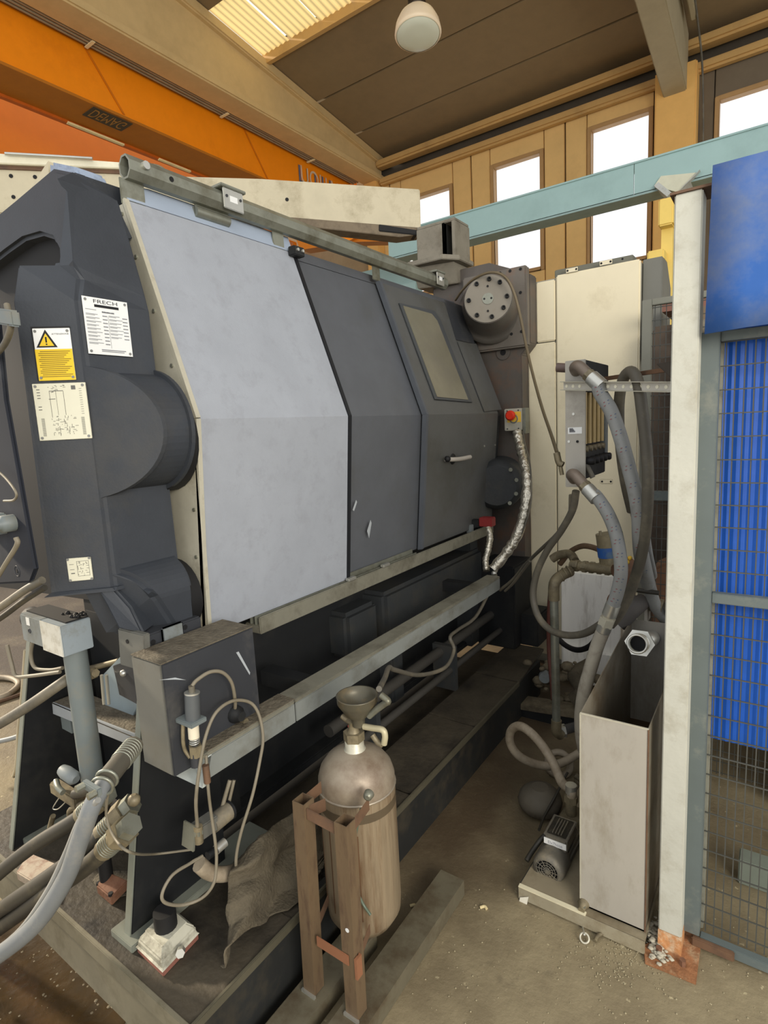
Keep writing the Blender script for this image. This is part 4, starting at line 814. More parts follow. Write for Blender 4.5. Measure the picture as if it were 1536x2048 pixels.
hose('steel_rod', 'second dark rod parallel below the first at the left edge', 'rod', [(-60, 1275, .60), (0, 1237, .62), (50, 1200, .64), (90, 1175, .66)], .008, hoseb)
hose('bent_tube', 'thin grey tube bent at a right angle below the solenoid', 'tube', [(14, 1290, .72), (24, 1330, .72), (32, 1352, .72), (60, 1352, .73), (120, 1344, .76)], .006, hosec)
hose('loop_tube', 'thin tube turning back under the valve block', 'tube', [(66, 1280, .76), (62, 1310, .76), (70, 1335, .76), (100, 1340, .77), (125, 1336, .78)], .006, hosec)
for i, (dx, lb_) in enumerate(((0, 'outer pale cable hanging beside the left support leg'), (8, 'inner pale cable hanging beside the left support leg'))):
    hose('hanging_cable', lb_, 'cable', [(50 + dx, 1300, 1.0), (44 + dx, 1380, 1.0), (36 + dx, 1460, 1.0), (30 + dx, 1540, 1.0), (12 + dx, 1580, 1.0), (14 + dx, 1600, 1.0), (30 + dx, 1592, 1.0)], .006, mat('cable_cream', (186, 176, 150), .5))
hose('floor_cable', 'pale cable coil lying on the sunlit floor at left', 'cable', [(-60, 1400, 'z', .02), (0, 1395, 'z', .02), (28, 1380, 'z', .02), (36, 1365, 'z', .02), (10, 1355, 'z', .02), (-60, 1358, 'z', .02)], .018, hosel)
hose('floor_cable', 'thin rust-coloured cable on the sunlit floor at left', 'cable', [(-60, 1425, 'z', .01), (0, 1403, 'z', .01), (30, 1393, 'z', .01), (50, 1385, 'z', .01)], .012, rustyp)
hose('pipe_stub', 'short dirty pipe behind the pole under the housing foot', 'pipe', [(165, 1340, .95), (200, 1332, .95), (238, 1322, .95)], .010, brass)
# small actuator with hooks by the pole foot
ac = thing('shutoff_valve', 'small dirty shut-off valve with wire hook at the pole foot', 'valve', P(140, 1570, 'y', .72))
def ay(px, py, y=.70): return P(px, py, 'y', y)
MB().lathe(ay(132, 1545), (1, .1, -.2), [(.016, -.02), (.02, 0), (.02, .04), (.012, .05)], 14).build('valve_cap', mid, ac)
MB().box(ay(104, 1560).x, ay(150, 1560).x, .69, .72, ay(120, 1592).z, ay(120, 1572).z).build('valve_body', brass, ac, .004)
MB().tube([ay(112, 1562, .69), ay(116, 1575, .68), ay(126, 1585, .68)], .009).build('handle', galv, ac)
MB().tube([ay(124, 1588), ay(112, 1605), ay(106, 1617), ay(116, 1618), ay(130, 1605), ay(134, 1596)], .0018, 6).build('wire_hook', zinc, ac)
MB().tube([ay(150, 1588), ay(175, 1582), ay(195, 1570), ay(215, 1558)], .014).build('side_pipe', hoseb, ac)
MB().tube([ay(142, 1640), ay(140, 1622), ay(155, 1612), ay(180, 1602)], .009).build('elbow_pipe', brass, ac)
MB().box(ay(143, 1600).x, ay(178, 1600).x, .72, .76, ay(150, 1612).z, ay(150, 1590).z).build('brass_block', mat('tan_block', (160, 132, 98), .5), ac, .004)
MB().cyl(ay(100, 1655, .68), ay(106, 1632, .68), .008, 10).build('stub', brass, ac)
for i, (x_, y_) in enumerate(((262, 1625), (268, 1600))): MB().sphere(P(x_, y_, 'y', .68), .016, 10).build('union_joint', brass if i else motor, ac)
# rust block, levelling foot
rb = thing('anchor_block', 'rusty anchor block with two holes on the tray deck', 'block', P(215, 1800, 'z', TZ))
a, b, c, d = P(192, 1770, 'z', TZ + .035), P(222, 1795, 'z', TZ + .03), P(256, 1760, 'z', TZ + .055), P(214, 1742, 'z', TZ + .06)
MB().prism([a, b, c, d], (0, 0, -.03)).build('block_body', rust, rb, .003)
MB().prism([P(185, 1765, 'z', TZ), P(220, 1800, 'z', TZ), P(262, 1790, 'z', TZ), P(262, 1745, 'z', TZ), P(200, 1745, 'z', TZ)], (0, 0, .008)).build('base_slab', grime, rb, .002)
for q in ((197, 1766), (221, 1787)): c = P(*q, 'z', TZ + .036); MB().cyl(c + V((0, 0, -.006)), c + V((0, 0, .002)), .007, 12).build('block_hole', black, rb)
lf2 = thing('levelling_foot', 'pale cast levelling foot on a reddish pad beside the near leg', 'foot', P(330, 1925, 'z', TZ))
n_ = P(327, 1955, 'z', TZ); l_ = P(275, 1905, 'z', TZ); r_ = P(398, 1878, 'z', TZ); bkk = l_ + r_ - n_
MB().prism([n_, l_, bkk, r_], (0, 0, .018)).build('red_pad', mat('pad_red', (128, 84, 72), .6, var=.15), lf2, .002)
c0 = (n_ + bkk) / 2
def sc_(p, s, z): return V((c0.x + (p.x - c0.x) * s, c0.y + (p.y - c0.y) * s, z))
MB().loft([[sc_(p, .97, TZ + .018) for p in (n_, l_, bkk, r_)], [sc_(p, .95, TZ + .04) for p in (n_, l_, bkk, r_)], [sc_(p, .6, TZ + .062) for p in (n_, l_, bkk, r_)]], True, True).build('cast_body', mat('cast_pale', (178, 176, 160), .5, var=.15, dirt=(110, 106, 92), damt=.5, dscale=14), lf2, .004)
q = P(362, 1900, 'z', TZ + .04); hexa(MB(), q, (.6, -.5, .3), .012, .02).build('adjust_bolt', zinc, lf2)
MB().cyl((c0.x, c0.y, TZ + .05), (c0.x, c0.y, TZ + .11), .03, 16).build('spindle', black, lf2)
b2 = thing('levelling_foot', 'white and brown pad under the hoses on the tray deck', 'foot', P(85, 1750, 'z', TZ))
MB().prism([P(35, 1760, 'z', TZ), P(100, 1800, 'z', TZ), P(120, 1745, 'z', TZ), P(60, 1720, 'z', TZ)], (0, 0, .03)).build('pad_body', mat('pad_white', (190, 176, 156), .6, var=.2, dirt=(130, 84, 66), damt=.5, dscale=20), b2, .003)
# puddle of oil in front of the tray
pts = []
for i, (px, py) in enumerate([(-80, 1830), (20, 1835), (70, 1800), (100, 1850), (150, 1890), (165, 1930), (195, 1945), (198, 1975), (230, 2010), (262, 2030), (240, 2060), (200, 2110), (100, 2200), (-200, 2200)]): pts.append(P(px, py, 'z', .004))
MB().prism(pts, (0, 0, .003)).build('oil_puddle', mat('puddle_oil', (58, 42, 18), .25, var=.25, scale=9, dirt=(38, 29, 15), damt=.5, dscale=5, bump=.15, bscale=30, spec=.6), label='brown oily puddle on the floor in front of the drip tray', cat='puddle')
gm = MB(); r = random.Random(4)
for k in range(160):
    t_ = r.random(); px = 80 + 190 * t_ + r.gauss(0, 14); py = 1815 + 225 * t_ + r.gauss(0, 8); c = P(px, py, 'z', .006); gm.sphere(c, r.uniform(.003, .009), 6, (1, 1, .6))
for k in range(60):
    c = P(r.uniform(0, 200), r.uniform(1860, 2040), 'z', .006); gm.sphere(c, r.uniform(.002, .005), 5, (1, 1, .5))
gm.build('puddle_debris', mud, kind='stuff', label='small chips and mud along the puddle edge', cat='debris')
MB().prism([P(270, 2048, 'z', .03), P(255, 2030, 'z', .03), P(280, 2005, 'z', .03), P(330, 2010, 'z', .03), P(350, 2080, 'z', .03)], (0, 0, .02)).build('loose_plate', traysd, label='dark plate scrap lying at the puddle edge', cat='plate', bevel=.003)
# solenoid valve in front of the leg
XV = -1.22
def vx(px, py, x=XV): return P(px, py, 'x', x)
sv = thing('solenoid_valve', 'small oily solenoid valve with bright band hanging below the guard beam', 'valve', vx(430, 1680))
ax = (vx(462, 1640) - vx(392, 1690)); axn = ax.normalized()
a = vx(395, 1690); MB().pbox(a, ax * .62, (-.04, 0, 0), (0, 0, .042)).build('valve_body', boxgrey, sv, .003)
MB().pbox(vx(386, 1705) , vx(390, 1655) - vx(386, 1705), (-.05, 0, 0), axn * .006).build('end_plate', galv, sv, .001)
MB().cyl(a + ax * .55 + V((-.02, 0, .012)), a + ax * 1.08 + V((-.02, 0, .018)), .025, 18).build('coil', motor, sv); MB().cyl(a + ax * 1.04 + V((-.02, 0, .018)), a + ax * 1.10 + V((-.02, 0, .018)), .027, 18).build('coil_cap', blackp, sv)
MB().cyl(vx(432, 1700), vx(450, 1684), .013, 14).build('bright_band', zinc, sv); MB().cyl(vx(415, 1712), vx(432, 1700), .011, 12).build('plug', blackp, sv)
MB().cyl(vx(396, 1652), vx(398, 1685), .012, 12).build('top_fitting', brass, sv); hexa(MB(), vx(396, 1660), (0, 0, -1), .013, .012).build('fitting_nut', galv, sv)
hose('loop_hose', 'pale hose looping from the valve up in front of the grey box and back down', 'hose', [(395, 1655, 'x', XV), (392, 1600, 'x', XV + .02), (400, 1530, 'x', XV + .03), (412, 1470, 'x', XV + .03), (432, 1425, 'x', XV + .03), (465, 1402, 'x', XV + .02), (500, 1405, 'x', XV + .02), (518, 1430, 'x', XV + .03), (526, 1475, 'x', XV + .04), (520, 1520, 'x', XV + .04), (505, 1590, 'x', XV + .04), (482, 1665, 'x', XV + .02), (472, 1720, 'x', XV), (478, 1755, 'x', XV), (500, 1765, 'x', XV), (530, 1748, 'x', XV)], .0046, hosec)
hose('drop_cable', 'dark cable dropping from the beam end past the valve into a loop', 'cable', [(412, 1510, 'x', XV + .02), (415, 1560, 'x', XV + .03), (420, 1610, 'x', XV + .03), (430, 1680, 'x', XV + .04), (433, 1720, 'x', XV + .04), (428, 1765, 'x', XV + .04), (405, 1795, 'x', XV + .02), (365, 1810, 'x', XV), (330, 1805, 'x', XV), (325, 1785, 'x', XV), (345, 1750, 'x', XV), (380, 1727, 'x', XV), (405, 1712, 'x', XV)], .0042, hosec)
MB().cyl(vx(411, 1530, XV + .028), vx(415, 1565, XV + .028), .009, 10).build('rusty_sleeve', rustyp, label='rusty sleeve on the cable dropping from the beam end', cat='sleeve')
for k, (x0, x1) in enumerate(((460, 437), (468, 450))): hose('rod_pipe', ('left' if k == 0 else 'right') + ' of two pale rods rising behind the solenoid valve to the beam', 'rod', [(x0, 1560, 'x', XV - .03), ((x0 + x1) / 2, 1600, 'x', XV - .03), (x1, 1645, 'x', XV - .03)], .006 - .001 * k, hosec, group='rods behind the solenoid valve')
hosething('corrugated_hose', 'mud-coated fat hose running from the near leg under the dirty cloth', 'hose', [(398, 1728, 'x', -1.28), (420, 1745, 'x', -1.27), (450, 1748, 'x', -1.26), (480, 1738, 'x', -1.25), (510, 1712, 'x', -1.25), (550, 1680, 'x', -1.25), (600, 1635, 'x', -1.25), (660, 1600, 'x', -1.28)], .021, hosel, False)
# cloth
def clothgrid():
    rows = [[(470, 1722), (520, 1675), (570, 1632), (615, 1598), (665, 1575), (720, 1560)],
            [(462, 1748), (515, 1712), (570, 1672), (622, 1632), (672, 1600), (730, 1580)],
            [(455, 1775), (512, 1750), (568, 1705), (626, 1672), (680, 1640), (738, 1620)],
            [(452, 1812), (508, 1785), (562, 1750), (620, 1728), (690, 1700), (745, 1690)],
            [(458, 1852), (500, 1826), (552, 1800), (612, 1780), (690, 1765), (750, 1765)],
            [(455, 1895), (480, 1862), (540, 1826), (600, 1812), (690, 1812), (760, 1815)],
            [(442, 1945), (458, 1895), (530, 1840), (600, 1822), (690, 1825), (762, 1830)]]
    xs_ = [-1.235, -1.20, -1.215, -1.18, -1.16, -1.14, -1.13]
    nr, nc_ = len(rows), 6; N_ = 6; grid = []
    def interp(A_, t):
        i = min(int(t), len(A_) - 2); f_ = t - i; return A_[i] * (1 - f_) + A_[i + 1] * f_
    base = [[P(px, py, 'x', xs_[i] + (.02 if j % 2 else -.01)) for j, (px, py) in enumerate(r_)] for i, r_ in enumerate(rows)]
    for a in range((nr - 1) * N_ + 1):
        t = a / N_; row = [interp([base[i][j] for i in range(nr)], t) for j in range(nc_)]
        sp_ = spline(row, N_)
        grid.append([V((q_.x, q_.y, max(q_.z, TZ + .012) if q_.x < -1.07 else q_.z)) for q_ in [p + V((.018 * noise.noise(p * 14) + .008 * noise.noise(p * 40), 0, .008 * noise.noise(p * 22))) for p in sp_]])
    m = MB(); n = len(grid[0]); f_ = []
    for a in range(len(grid) - 1):
        for b in range(n - 1): f_.append((a * n + b, a * n + b + 1, (a + 1) * n + b + 1, (a + 1) * n + b))
    m.add([p for g_ in grid for p in g_], f_, True); o = m.build('dirty_cloth', clothm, label='limp grey-brown dirty cloth draped over the hose and tray edge', cat='cloth')
    md = o.modifiers.new('thick', 'SOLIDIFY'); md.thickness = .003
clothgrid()
# ============================================================ TANK AND RACK
YR = 1.0
rk = thing('tank_rack', 'rusty square-tube stand holding the small pressure tank', 'stand', P(665, 1990, 'z', 0))
legs = []
for (tx, ty_, bx, by) in ((606, 1598, 628, 1975), (690, 1640, 713, 2022)):
    b = P(bx, by, 'z', .06); t = P(tx, ty_, 'y', b.y + .0); s = .020; th = .0025; zt3 = t.z
    t = V((t.x, b.y, zt3)); legs.append((b, t)); m = MB(); lean = t - b
    out = [V((-s, -s, 0)), V((s, -s, 0)), V((s, s, 0)), V((-s, s, 0))]; inn = [p * ((s - th) / s) for p in out]
    m.loft([[b + p for p in out], [t + p for p in out]], False); m.loft([[b + p for p in inn], [t + p for p in inn]], False)
    m.loft([[t + p for p in out], [t + p for p in inn]], False)
    m.build('leg', tube, rk); MB().box(b.x - .024, b.x + .024, b.y - .026, b.y - .019, .058, .066).build('weld', zinc, rk)
(b1, t1), (b2_, t2_) = legs
MB().pbox(t1 + V((.02, -.012, -.012)), (t2_ - t1) + V((-.04, 0, 0)) * 1, (0, .004, 0), (0, 0, -.032)).build('top_strap', rustyp, rk, .001)
MB().cyl(t2_ + V((0, -.0205, -.30)), t2_ + V((0, -.0215, -.30)), .006, 10).build('paint_mark', white, rk)
TC = V((-.925, 1.19, 0))
TC = P(722, 1690, 'y', 1.17); TC.z = 0; TR = .112
def rp(px, py, y): return P(px, py, 'y', y)
zs_top = t1.z - .012
a = t1 + V((-.02, .02, -.012)); bq = P(640, 1564, 'z', zs_top); MB().pbox(a, bq - a, (0, .004, 0), (0, 0, -.035)).build('clamp_arm', rustyp, rk)
MB().pbox(t1 + V((.02, .0, -.012)), P(648, 1590, 'z', zs_top) - (t1 + V((.02, .0, 0))), (0, .004, 0), (0, 0, -.035)).build('clamp_arm', rustyp, rk)
a = t2_ + V((.02, .015, 0)); bq = P(736, 1597, 'z', zs_top); MB().pbox(V((a.x, a.y, zs_top)), V((bq.x, bq.y, zs_top)) - V((a.x, a.y, zs_top)), (0, .004, 0), (0, 0, -.035)).build('clamp_arm', rustyp, rk)
zl = P(640, 1835, 'y', YR).z
MB().pbox(V((t1.x + .02, b1.y - .012, zl)), V((t2_.x - t1.x - .02, 0, 0)), (0, .004, 0), (0, 0, -.03)).build('lower_strap', mat('copper_strap', (138, 94, 68), .55, .1), rk, .001)
MB().pbox(V((t1.x + .0, b1.y + .02, zl + .02)), P(655, 1790, 'z', zl + .02) - V((t1.x, b1.y + .02, zl + .02)), (0, .004, 0), (0, 0, -.03)).build('clamp_arm', rustyp, rk)
MB().pbox(V((t2_.x + .02, b1.y + .0, zl)), P(738, 1850, 'z', zl) - V((t2_.x + .02, b1.y, zl)), (0, .004, 0), (0, 0, -.03)).build('clamp_arm', rustyp, rk)
MB().box(t2_.x + .018, t2_.x + .026, b1.y - .01, b1.y + .012, zl - .06, zl - .0).build('copper_tab', mat('copper_strap', (178, 106, 78)), rk)
# skids
for i, (x0, lbl) in enumerate(((b1.x, 0), (b2_.x, 0))):
    m = MB(); yf = 1.52 if i else 1.20
    m.box(x0 - .045, x0 + .045, .55, yf, .052, .058); m.box(x0 - .045, x0 - .039, .55, yf, 0.001, .052); m.box(x0 + .039, x0 + .045, .55, yf, 0.001, .052); m.build('skid', mat('skid_steel', (112, 106, 88), .5, .3, var=.15, dirt=(80, 66, 48), damt=.5, dscale=7), rk)
# tank
tk = thing('pressure_tank', 'small weathered steel pressure tank with funnel on top', 'tank', (TC.x, TC.y, .128))
zsh = P(722, 1632, 'y', TC.y - TR).z; ztop = P(722, 1500, 'y', TC.y).z
MB().lathe((TC.x, TC.y, 0), (0, 0, 1), [(TR * .35, .128), (TR * .8, .14), (TR * .98, .175), (TR, .205), (TR, zsh - .004)], 40, True).build('cylinder', tanks, tk)
MB().torus((TC.x, TC.y, zsh), (0, 0, 1), TR, .0035, 40, 8).build('weld_seam', mat('weld_seam', (160, 150, 134), .4, .5), tk)
MB().cyl((TC.x, TC.y, zsh - .055), (TC.x, TC.y, zsh - .03), TR + .0008, 40, cap=False).build('dark_band', mat('band_dark', (84, 72, 54), .6, var=.2), tk)
for an_ in (-2.2, -1.75, -.95):
    c_ = V((TC.x + TR * math.cos(an_), TC.y + TR * math.sin(an_), .22)); t_ = V((-math.sin(an_), math.cos(an_), 0)) * .0016
    MB().pbox(c_ - t_, t_ * 2, V((math.cos(an_), math.sin(an_), 0)) * .0012, (0, 0, zsh - .09 - .22)).build('seam_line', mat('seam_brown', (92, 66, 44), .6), tk)
hd = ztop - zsh; MB().lathe((TC.x, TC.y, zsh), (0, 0, 1), [(TR, 0), (TR * 1.0, hd * .25), (TR * .93, hd * .5), (TR * .75, hd * .75), (TR * .5, hd * .92), (TR * .22, hd)], 40, True).build('dome', domem, tk)
MB().lathe((TC.x, TC.y, ztop - .01), (0, 0, 1), [(.036, 0), (.032, .008), (.028, .012), (.028, .035), (.024, .037)], 24).build('neck', steel, tk)
hexa(MB(), (TC.x, TC.y, ztop + .026), (0, 0, 1), .031, .026).build('hex_nut', brass, tk)
MB().lathe((TC.x, TC.y, ztop + .05), (0, 0, 1), [(.02, 0), (.014, .012), (.014, .03), (.02, .036)], 16).build('valve_stem', brass, tk)
zf = P(714, 1395, 'y', TC.y).z
fx = P(714, 1395, 'y', TC.y)
MB().lathe((fx.x, TC.y, zf), (0, 0, 1), [(.018, -.085), (.02, -.06), (.034, -.05), (.052, -.022), (.058, -.012), (.058, .004), (.060, .008), (.055, .008), (.053, -.01), (.03, -.03), (.001, -.034)], 36, False).build('funnel', mat('funnel_dark', (92, 88, 74), .4, .3, var=.15, dirt=(120, 104, 76), damt=.4, dscale=20), tk)
def ty2(px, py, y=None): return P(px, py, 'y', TC.y if y is None else y)
MB().tube([ty2(728, 1453), ty2(745, 1456), ty2(765, 1460), ty2(770, 1472), ty2(768, 1488)], .009, 10).build('lever', mat('lever_pale', (178, 170, 140), .5, .2, var=.15), tk)
MB().tube([ty2(745, 1470), ty2(755, 1484), ty2(765, 1490)], .008, 10).build('outlet', brass, tk)
MB().tube([ty2(738, 1432), ty2(752, 1420), ty2(770, 1407), ty2(776, 1402), ty2(762, 1390)], .0095, 10).build('side_fitting', galv, tk)
MB().tube([ty2(684, 1432), ty2(694, 1440), ty2(706, 1446)], .008, 8).build('tee_fitting', brass, tk); MB().sphere(ty2(700, 1452), .007, 8).build('red_knob', mat('knob_red', (170, 80, 70), .4), tk)
MB().lathe(ty2(736, 1592, TC.y - TR), (0.3, -1, 0), [(.014, -.01), (.012, .004), (.006, .008)], 14).build('boss', galv, tk)
q = rp(728, 1600, TC.y - TR * .99); MB().tube([q + V((-.012, 0, -.03)), rp(700, 1740, 1.06), rp(722, 1800, 1.07), rp(741, 1830, 1.07)], .004, 8).build('sight_tube', mat('tube_green', (92, 104, 88), .3), tk)
hose('tank_hose', 'thin grey hose wandering from the bed down to the tank funnel', 'hose', [(992, 1150, 'x', -1.24), (975, 1190, 'x', -1.22), (950, 1235, 'x', -1.22), (915, 1260, 'x', -1.22), (900, 1275, 'x', -1.20), (908, 1300, 'x', -1.18), (890, 1335, 'x', -1.15), (840, 1350, 'x', -1.12), (790, 1340, 'x', -1.08), (778, 1335, 'x', -1.06), (770, 1355, 'x', -1.0), (758, 1378, 'y', TC.y)], .0085, hosed)
# ============================================================ CABINET AND RIGHT SIDE
YC = 3.5
def cy(px, py, y=YC): return P(px, py, 'y', y)
cb = thing('control_cabinet', 'tall cream electrical cabinet beside the machine platen', 'cabinet', (-1.0, 3.7, 0))
cx0, cxs, cx1 = -1.30, cy(1114, 900).x, cy(1278, 800).x
ct = cy(1277, 515).z - .01; czs = cy(1075, 687).z; cbz = .06
MB().box(cx0 + .01, cx1 - .004, YC + .015, YC + .5, .0, ct - .01).build('carcass', mat('cabinet_side', (158, 156, 142), .5, var=.04), cb)
MB().box(cx0, cxs - .003, YC - .01, YC + .013, cbz, czs - .003).build('door', cream, cb, .006)
MB().box(cx0 + .055, cxs - .003, YC - .01, YC + .013, czs + .003, ct - .02).build('door', cream, cb, .006)
bigd = MB().box(cxs + .003, cx1, YC - .012, YC + .013, cbz - .02, ct).build('door', cream, cb, .008)
MB().box(cx0 + .15, cx1 - .05, YC + .05, YC + .45, ct, ct + .045).build('roof_plate', mat('cabinet_top', (108, 108, 96), .6), cb, .004)
for (px, py, w_) in ((1144, 540, .035), (1212, 525, .035), (1213, 963, .035)):
    c = cy(px, py, YC - .0125); m = MB(); m.box(c.x - w_, c.x + w_, YC - .0145, YC - .012, c.z - .013, c.z + .013); m.build('cover_strip', cream, bigd, .003)
    for s in (-.025, .025): MB().cyl((c.x + s, YC - .016, c.z), (c.x + s, YC - .014, c.z), .006, 10).build('hole', black, bigd)
c = cy(1245, 518, YC - .0125); MB().cyl(c, c + V((0, -.002, 0)), .006, 10).build('hole', black, cb)
q = cy(1320, 560, YC + .2); MB().prism([(cx1, YC + .05, 1.9), (cx1, YC + .35, 1.9), (cx1, YC + .35, 2.33), (cx1, YC + .2, 2.45), (cx1, YC + .05, 2.45)], (.10, 0, 0)).build('side_duct', mat('duct_grey', (112, 112, 104), .5, var=.06), cb, .004)
# stained white tank panel in front of cabinet
ws = thing('coolant_box', 'stained white metal box streaked with drips below the brass manifold', 'box', (-.95, 3.3, 0))
a, b = P(1122, 1142, 'y', 3.3), P(1242, 1142, 'y', 3.3)
MB().box(a.x, b.x, 3.3, 3.42, .06, a.z).build('front_panel', stained, ws, .004); zz = P(1180, 1300, 'y', 3.29).z
MB().box(a.x + .02, b.x + .02, 3.26, 3.3, .02, zz).build('lower_panel', stained, ws, .003)
# e-stop
es = thing('emergency_stop', 'grey box with red mushroom button on a yellow field on the platen', 'button', P(1028, 838, 'y', 3.3))
a, b = P(1009, 862, 'y', 3.30), P(1043, 816, 'y', 3.30)
MB().box(a.x, b.x, 3.30, 3.378, a.z, b.z).build('enclosure', mat('estop_grey', (178, 174, 158), .5), es, .004)
MB().box(a.x + .02, b.x - .004, 3.298, 3.30, a.z + .05, b.z - .02).build('yellow_field', signy, es)
c = P(1023, 831, 'y', 3.29); MB().lathe((c.x, 3.30, c.z), (0, -1, 0), [(.018, 0), (.018, .02), (.030, .022), (.030, .036), (.022, .044)], 20).build('mushroom_button', redm, es)
MB().torus((c.x + .01, 3.298, c.z - .02), (0, 1, 0), .024, .004, 20, 6).build('button_ring', mid, es)
for sx2 in (a.x + .02, b.x - .02):
    for s2 in (a.z + .012, b.z - .012): MB().cyl((sx2, 3.296, s2), (sx2, 3.30, s2), .004, 8).build('screw', ink, es)
MB().box(b.x + .002, b.x + .02, 3.31, 3.378, a.z - .02, b.z + .0).build('back_plate', galv, es)
def foilhose(lbl, pts, r, seed):
    q = [P(a, b, 'y', c) for a, b, c in pts]; rr = random.Random(seed)
    return MB().tube(q, r, 12, 10, True, lambda t: r * (1 + .10 * math.sin(t * 90 + 2 * math.sin(t * 31)))).build('foil_hose', foil, label=lbl, cat='hose')
foilhose('thick foil-wrapped hose bulging down from the emergency stop box', [(1034, 864, 3.26), (1038, 885, 3.22), (1046, 915, 3.14), (1053, 950, 3.06), (1053, 990, 3.0), (1047, 1030, 2.96), (1032, 1075, 2.92), (1008, 1112, 2.88), (986, 1138, 2.84)], .028, 1)
foilhose('thin foil-wrapped hose hanging below the red limit switch', [(976, 1056, 2.95), (980, 1075, 2.92), (976, 1100, 2.9), (971, 1120, 2.87), (973, 1142, 2.84)], .018, 2)
hose('side_cable', 'thin brown cable following the foil-wrapped hose', 'cable', [(1046, 862, 3.27), (1050, 890, 3.2), (1060, 930, 3.08), (1062, 1000, 2.98), (1050, 1050, 2.93), (1030, 1090, 2.9)], .005, hosed)
rs = thing('limit_switch', 'small red limit switch with grey lever at the door corner', 'switch', P(965, 1046, 'y', 2.98))
c = P(970, 1044, 'y', 2.98); MB().box(c.x - .03, c.x + .05, 2.96, 3.02, c.z - .025, c.z + .028).build('switch_body', mat('switch_red', (140, 46, 46), .5), rs, .004)
MB().box(c.x - .08, c.x - .03, 2.95, 2.99, c.z - .03, c.z + .015).build('plunger', blackp, rs, .003); d = P(940, 1056, 'y', 2.93); MB().box(d.x - .02, d.x + .015, 2.92, 2.95, d.z - .03, d.z + .02).build('label_lever', mid, rs, .003)
c = P(988, 1147, 'y', 2.82); MB().sphere(c, .016, 10).build('cap_nut', zinc, label='bright cap nut at the far end of the guard beam', cat='nut')
c = P(1022, 1131, 'y', 3.19); MB().box(c.x - .03, c.x + .03, 3.18, 3.2, c.z - .012, c.z + .012).build('hole_strip', zinc, label='small bright slotted strip beside the twin lines', cat='strip')
# thin cable over flange
hose('flange_cable', 'thin brown cable arching over the big bolted flange down to the flow meter', 'cable', [(911, 600, 3.28), (925, 580, 3.2), (948, 558, 3.12), (980, 545, 3.08), (1008, 552, 3.08), (1026, 580, 3.1), (1040, 630, 3.1), (1052, 690, 3.05), (1066, 750, 2.95), (1084, 815, 2.75), (1102, 868, 2.5), (1114, 905, 2.26)], .0075, mat('cable_brown', (104, 92, 70), .5))
# flow meter unit
YF = 2.2
fm = thing('flow_meter', 'grey flow meter manifold with amber sight tubes and black knobs', 'meter', P(1150, 860, 'y', YF))
a, b = P(1131, 974, 'y', YF), P(1171, 718, 'y', YF); c = P(1217, 728, 'x', b.x)
mg = mat('meter_plate', (166, 162, 152), .45, .2, var=.05, dirt=(138, 134, 124), damt=.35, dscale=9)
MB().box(a.x, b.x, YF, YF + .008, a.z, b.z).build('front_plate', mg, fm, .002)
MB().box(a.x + .006, b.x - .02, YF + .008, c.y - .06, a.z + .04, b.z).build('body', black, fm)
MB().box(a.x + .0, b.x, YF + .008, c.y, b.z - .12, b.z - .002).build('top_block', blackp, fm, .002)
MB().box(a.x + .0, b.x, c.y - .04, c.y, a.z + .1, b.z - .12).build('rear_plate', mid, fm, .002)
MB().box(a.x + .0, b.x - .004, YF + .008, c.y - .03, a.z + .03, a.z + .14).build('lower_block', blackp, fm, .003)
zt3, zb3 = P(1185, 778, 'x', b.x).z, P(1185, 886, 'x', b.x).z; n = 5
for k in range(n):
    yy = YF + .03 + (c.y - .05 - YF - .03) * k / (n - 1) * .95
    MB().cyl((b.x - .012, yy, zb3), (b.x - .012, yy, zt3), .010, 14).build('sight_tube', amber, fm)
    MB().lathe((b.x - .01, yy, zb3 - .02), (1, 0, 0), [(.012, -.01), (.014, .004), (.010, .012)], 12).build('brass_valve', brass, fm)
    MB().lathe((b.x - .012, yy, zb3 - .065), (1, .05, 0), [(.010, 0), (.016, .008), (.016, .035), (.012, .04)], 10).build('valve_knob', blacki, fm)
MB().cyl((b.x - .01, YF + .03, zb3 - .07), (b.x + .02, YF + .03, zb3 - .13), .010, 10).build('outlet', motor, fm)
MB().box(P(1136, 863, 'y', YF).x, P(1164, 863, 'y', YF).x, YF - .0015, YF, P(1140, 868, 'y', YF).z, P(1140, 855, 'y', YF).z).build('type_label', white, fm)
lx0 = P(1139, 860, 'y', YF).x
for k in range(3): MB().box(lx0, lx0 + .022 - .004 * k, YF - .002, YF - .0015, P(1140, 865, 'y', YF).z + .005 * k, P(1140, 865, 'y', YF).z + .0065 + .005 * k).build('label_print', mat('print_grey', (120, 122, 126), .6), fm, kind='stuff')
for (px, py, mm) in ((1147, 828, zinc), (1138, 883, zinc), (1155, 883, black)): q = P(px, py, 'y', YF); MB().cyl(q + V((0, -.003, 0)), q, .005, 10).build('screw', mm, fm)
q = P(1122, 735, 'y', YF + .05); MB().cyl(P(1114, 735, 'y', YF + .06), P(1134, 736, 'y', YF + .06), .018, 14).build('side_plug', mat('plug_brown', (100, 84, 78), .5), fm)
q = P(1120, 912, 'y', YF + .03); MB().tube([P(1113, 905, 'y', YF + .03), P(1118, 925, 'y', YF + .03), P(1126, 930, 'y', YF + .03)], .013).build('elbow', brass, fm)
MB().cyl(P(1121, 934, 'y', YF + .02), P(1124, 950, 'y', YF + .02), .008, 10).build('drain_plug', brass, fm)
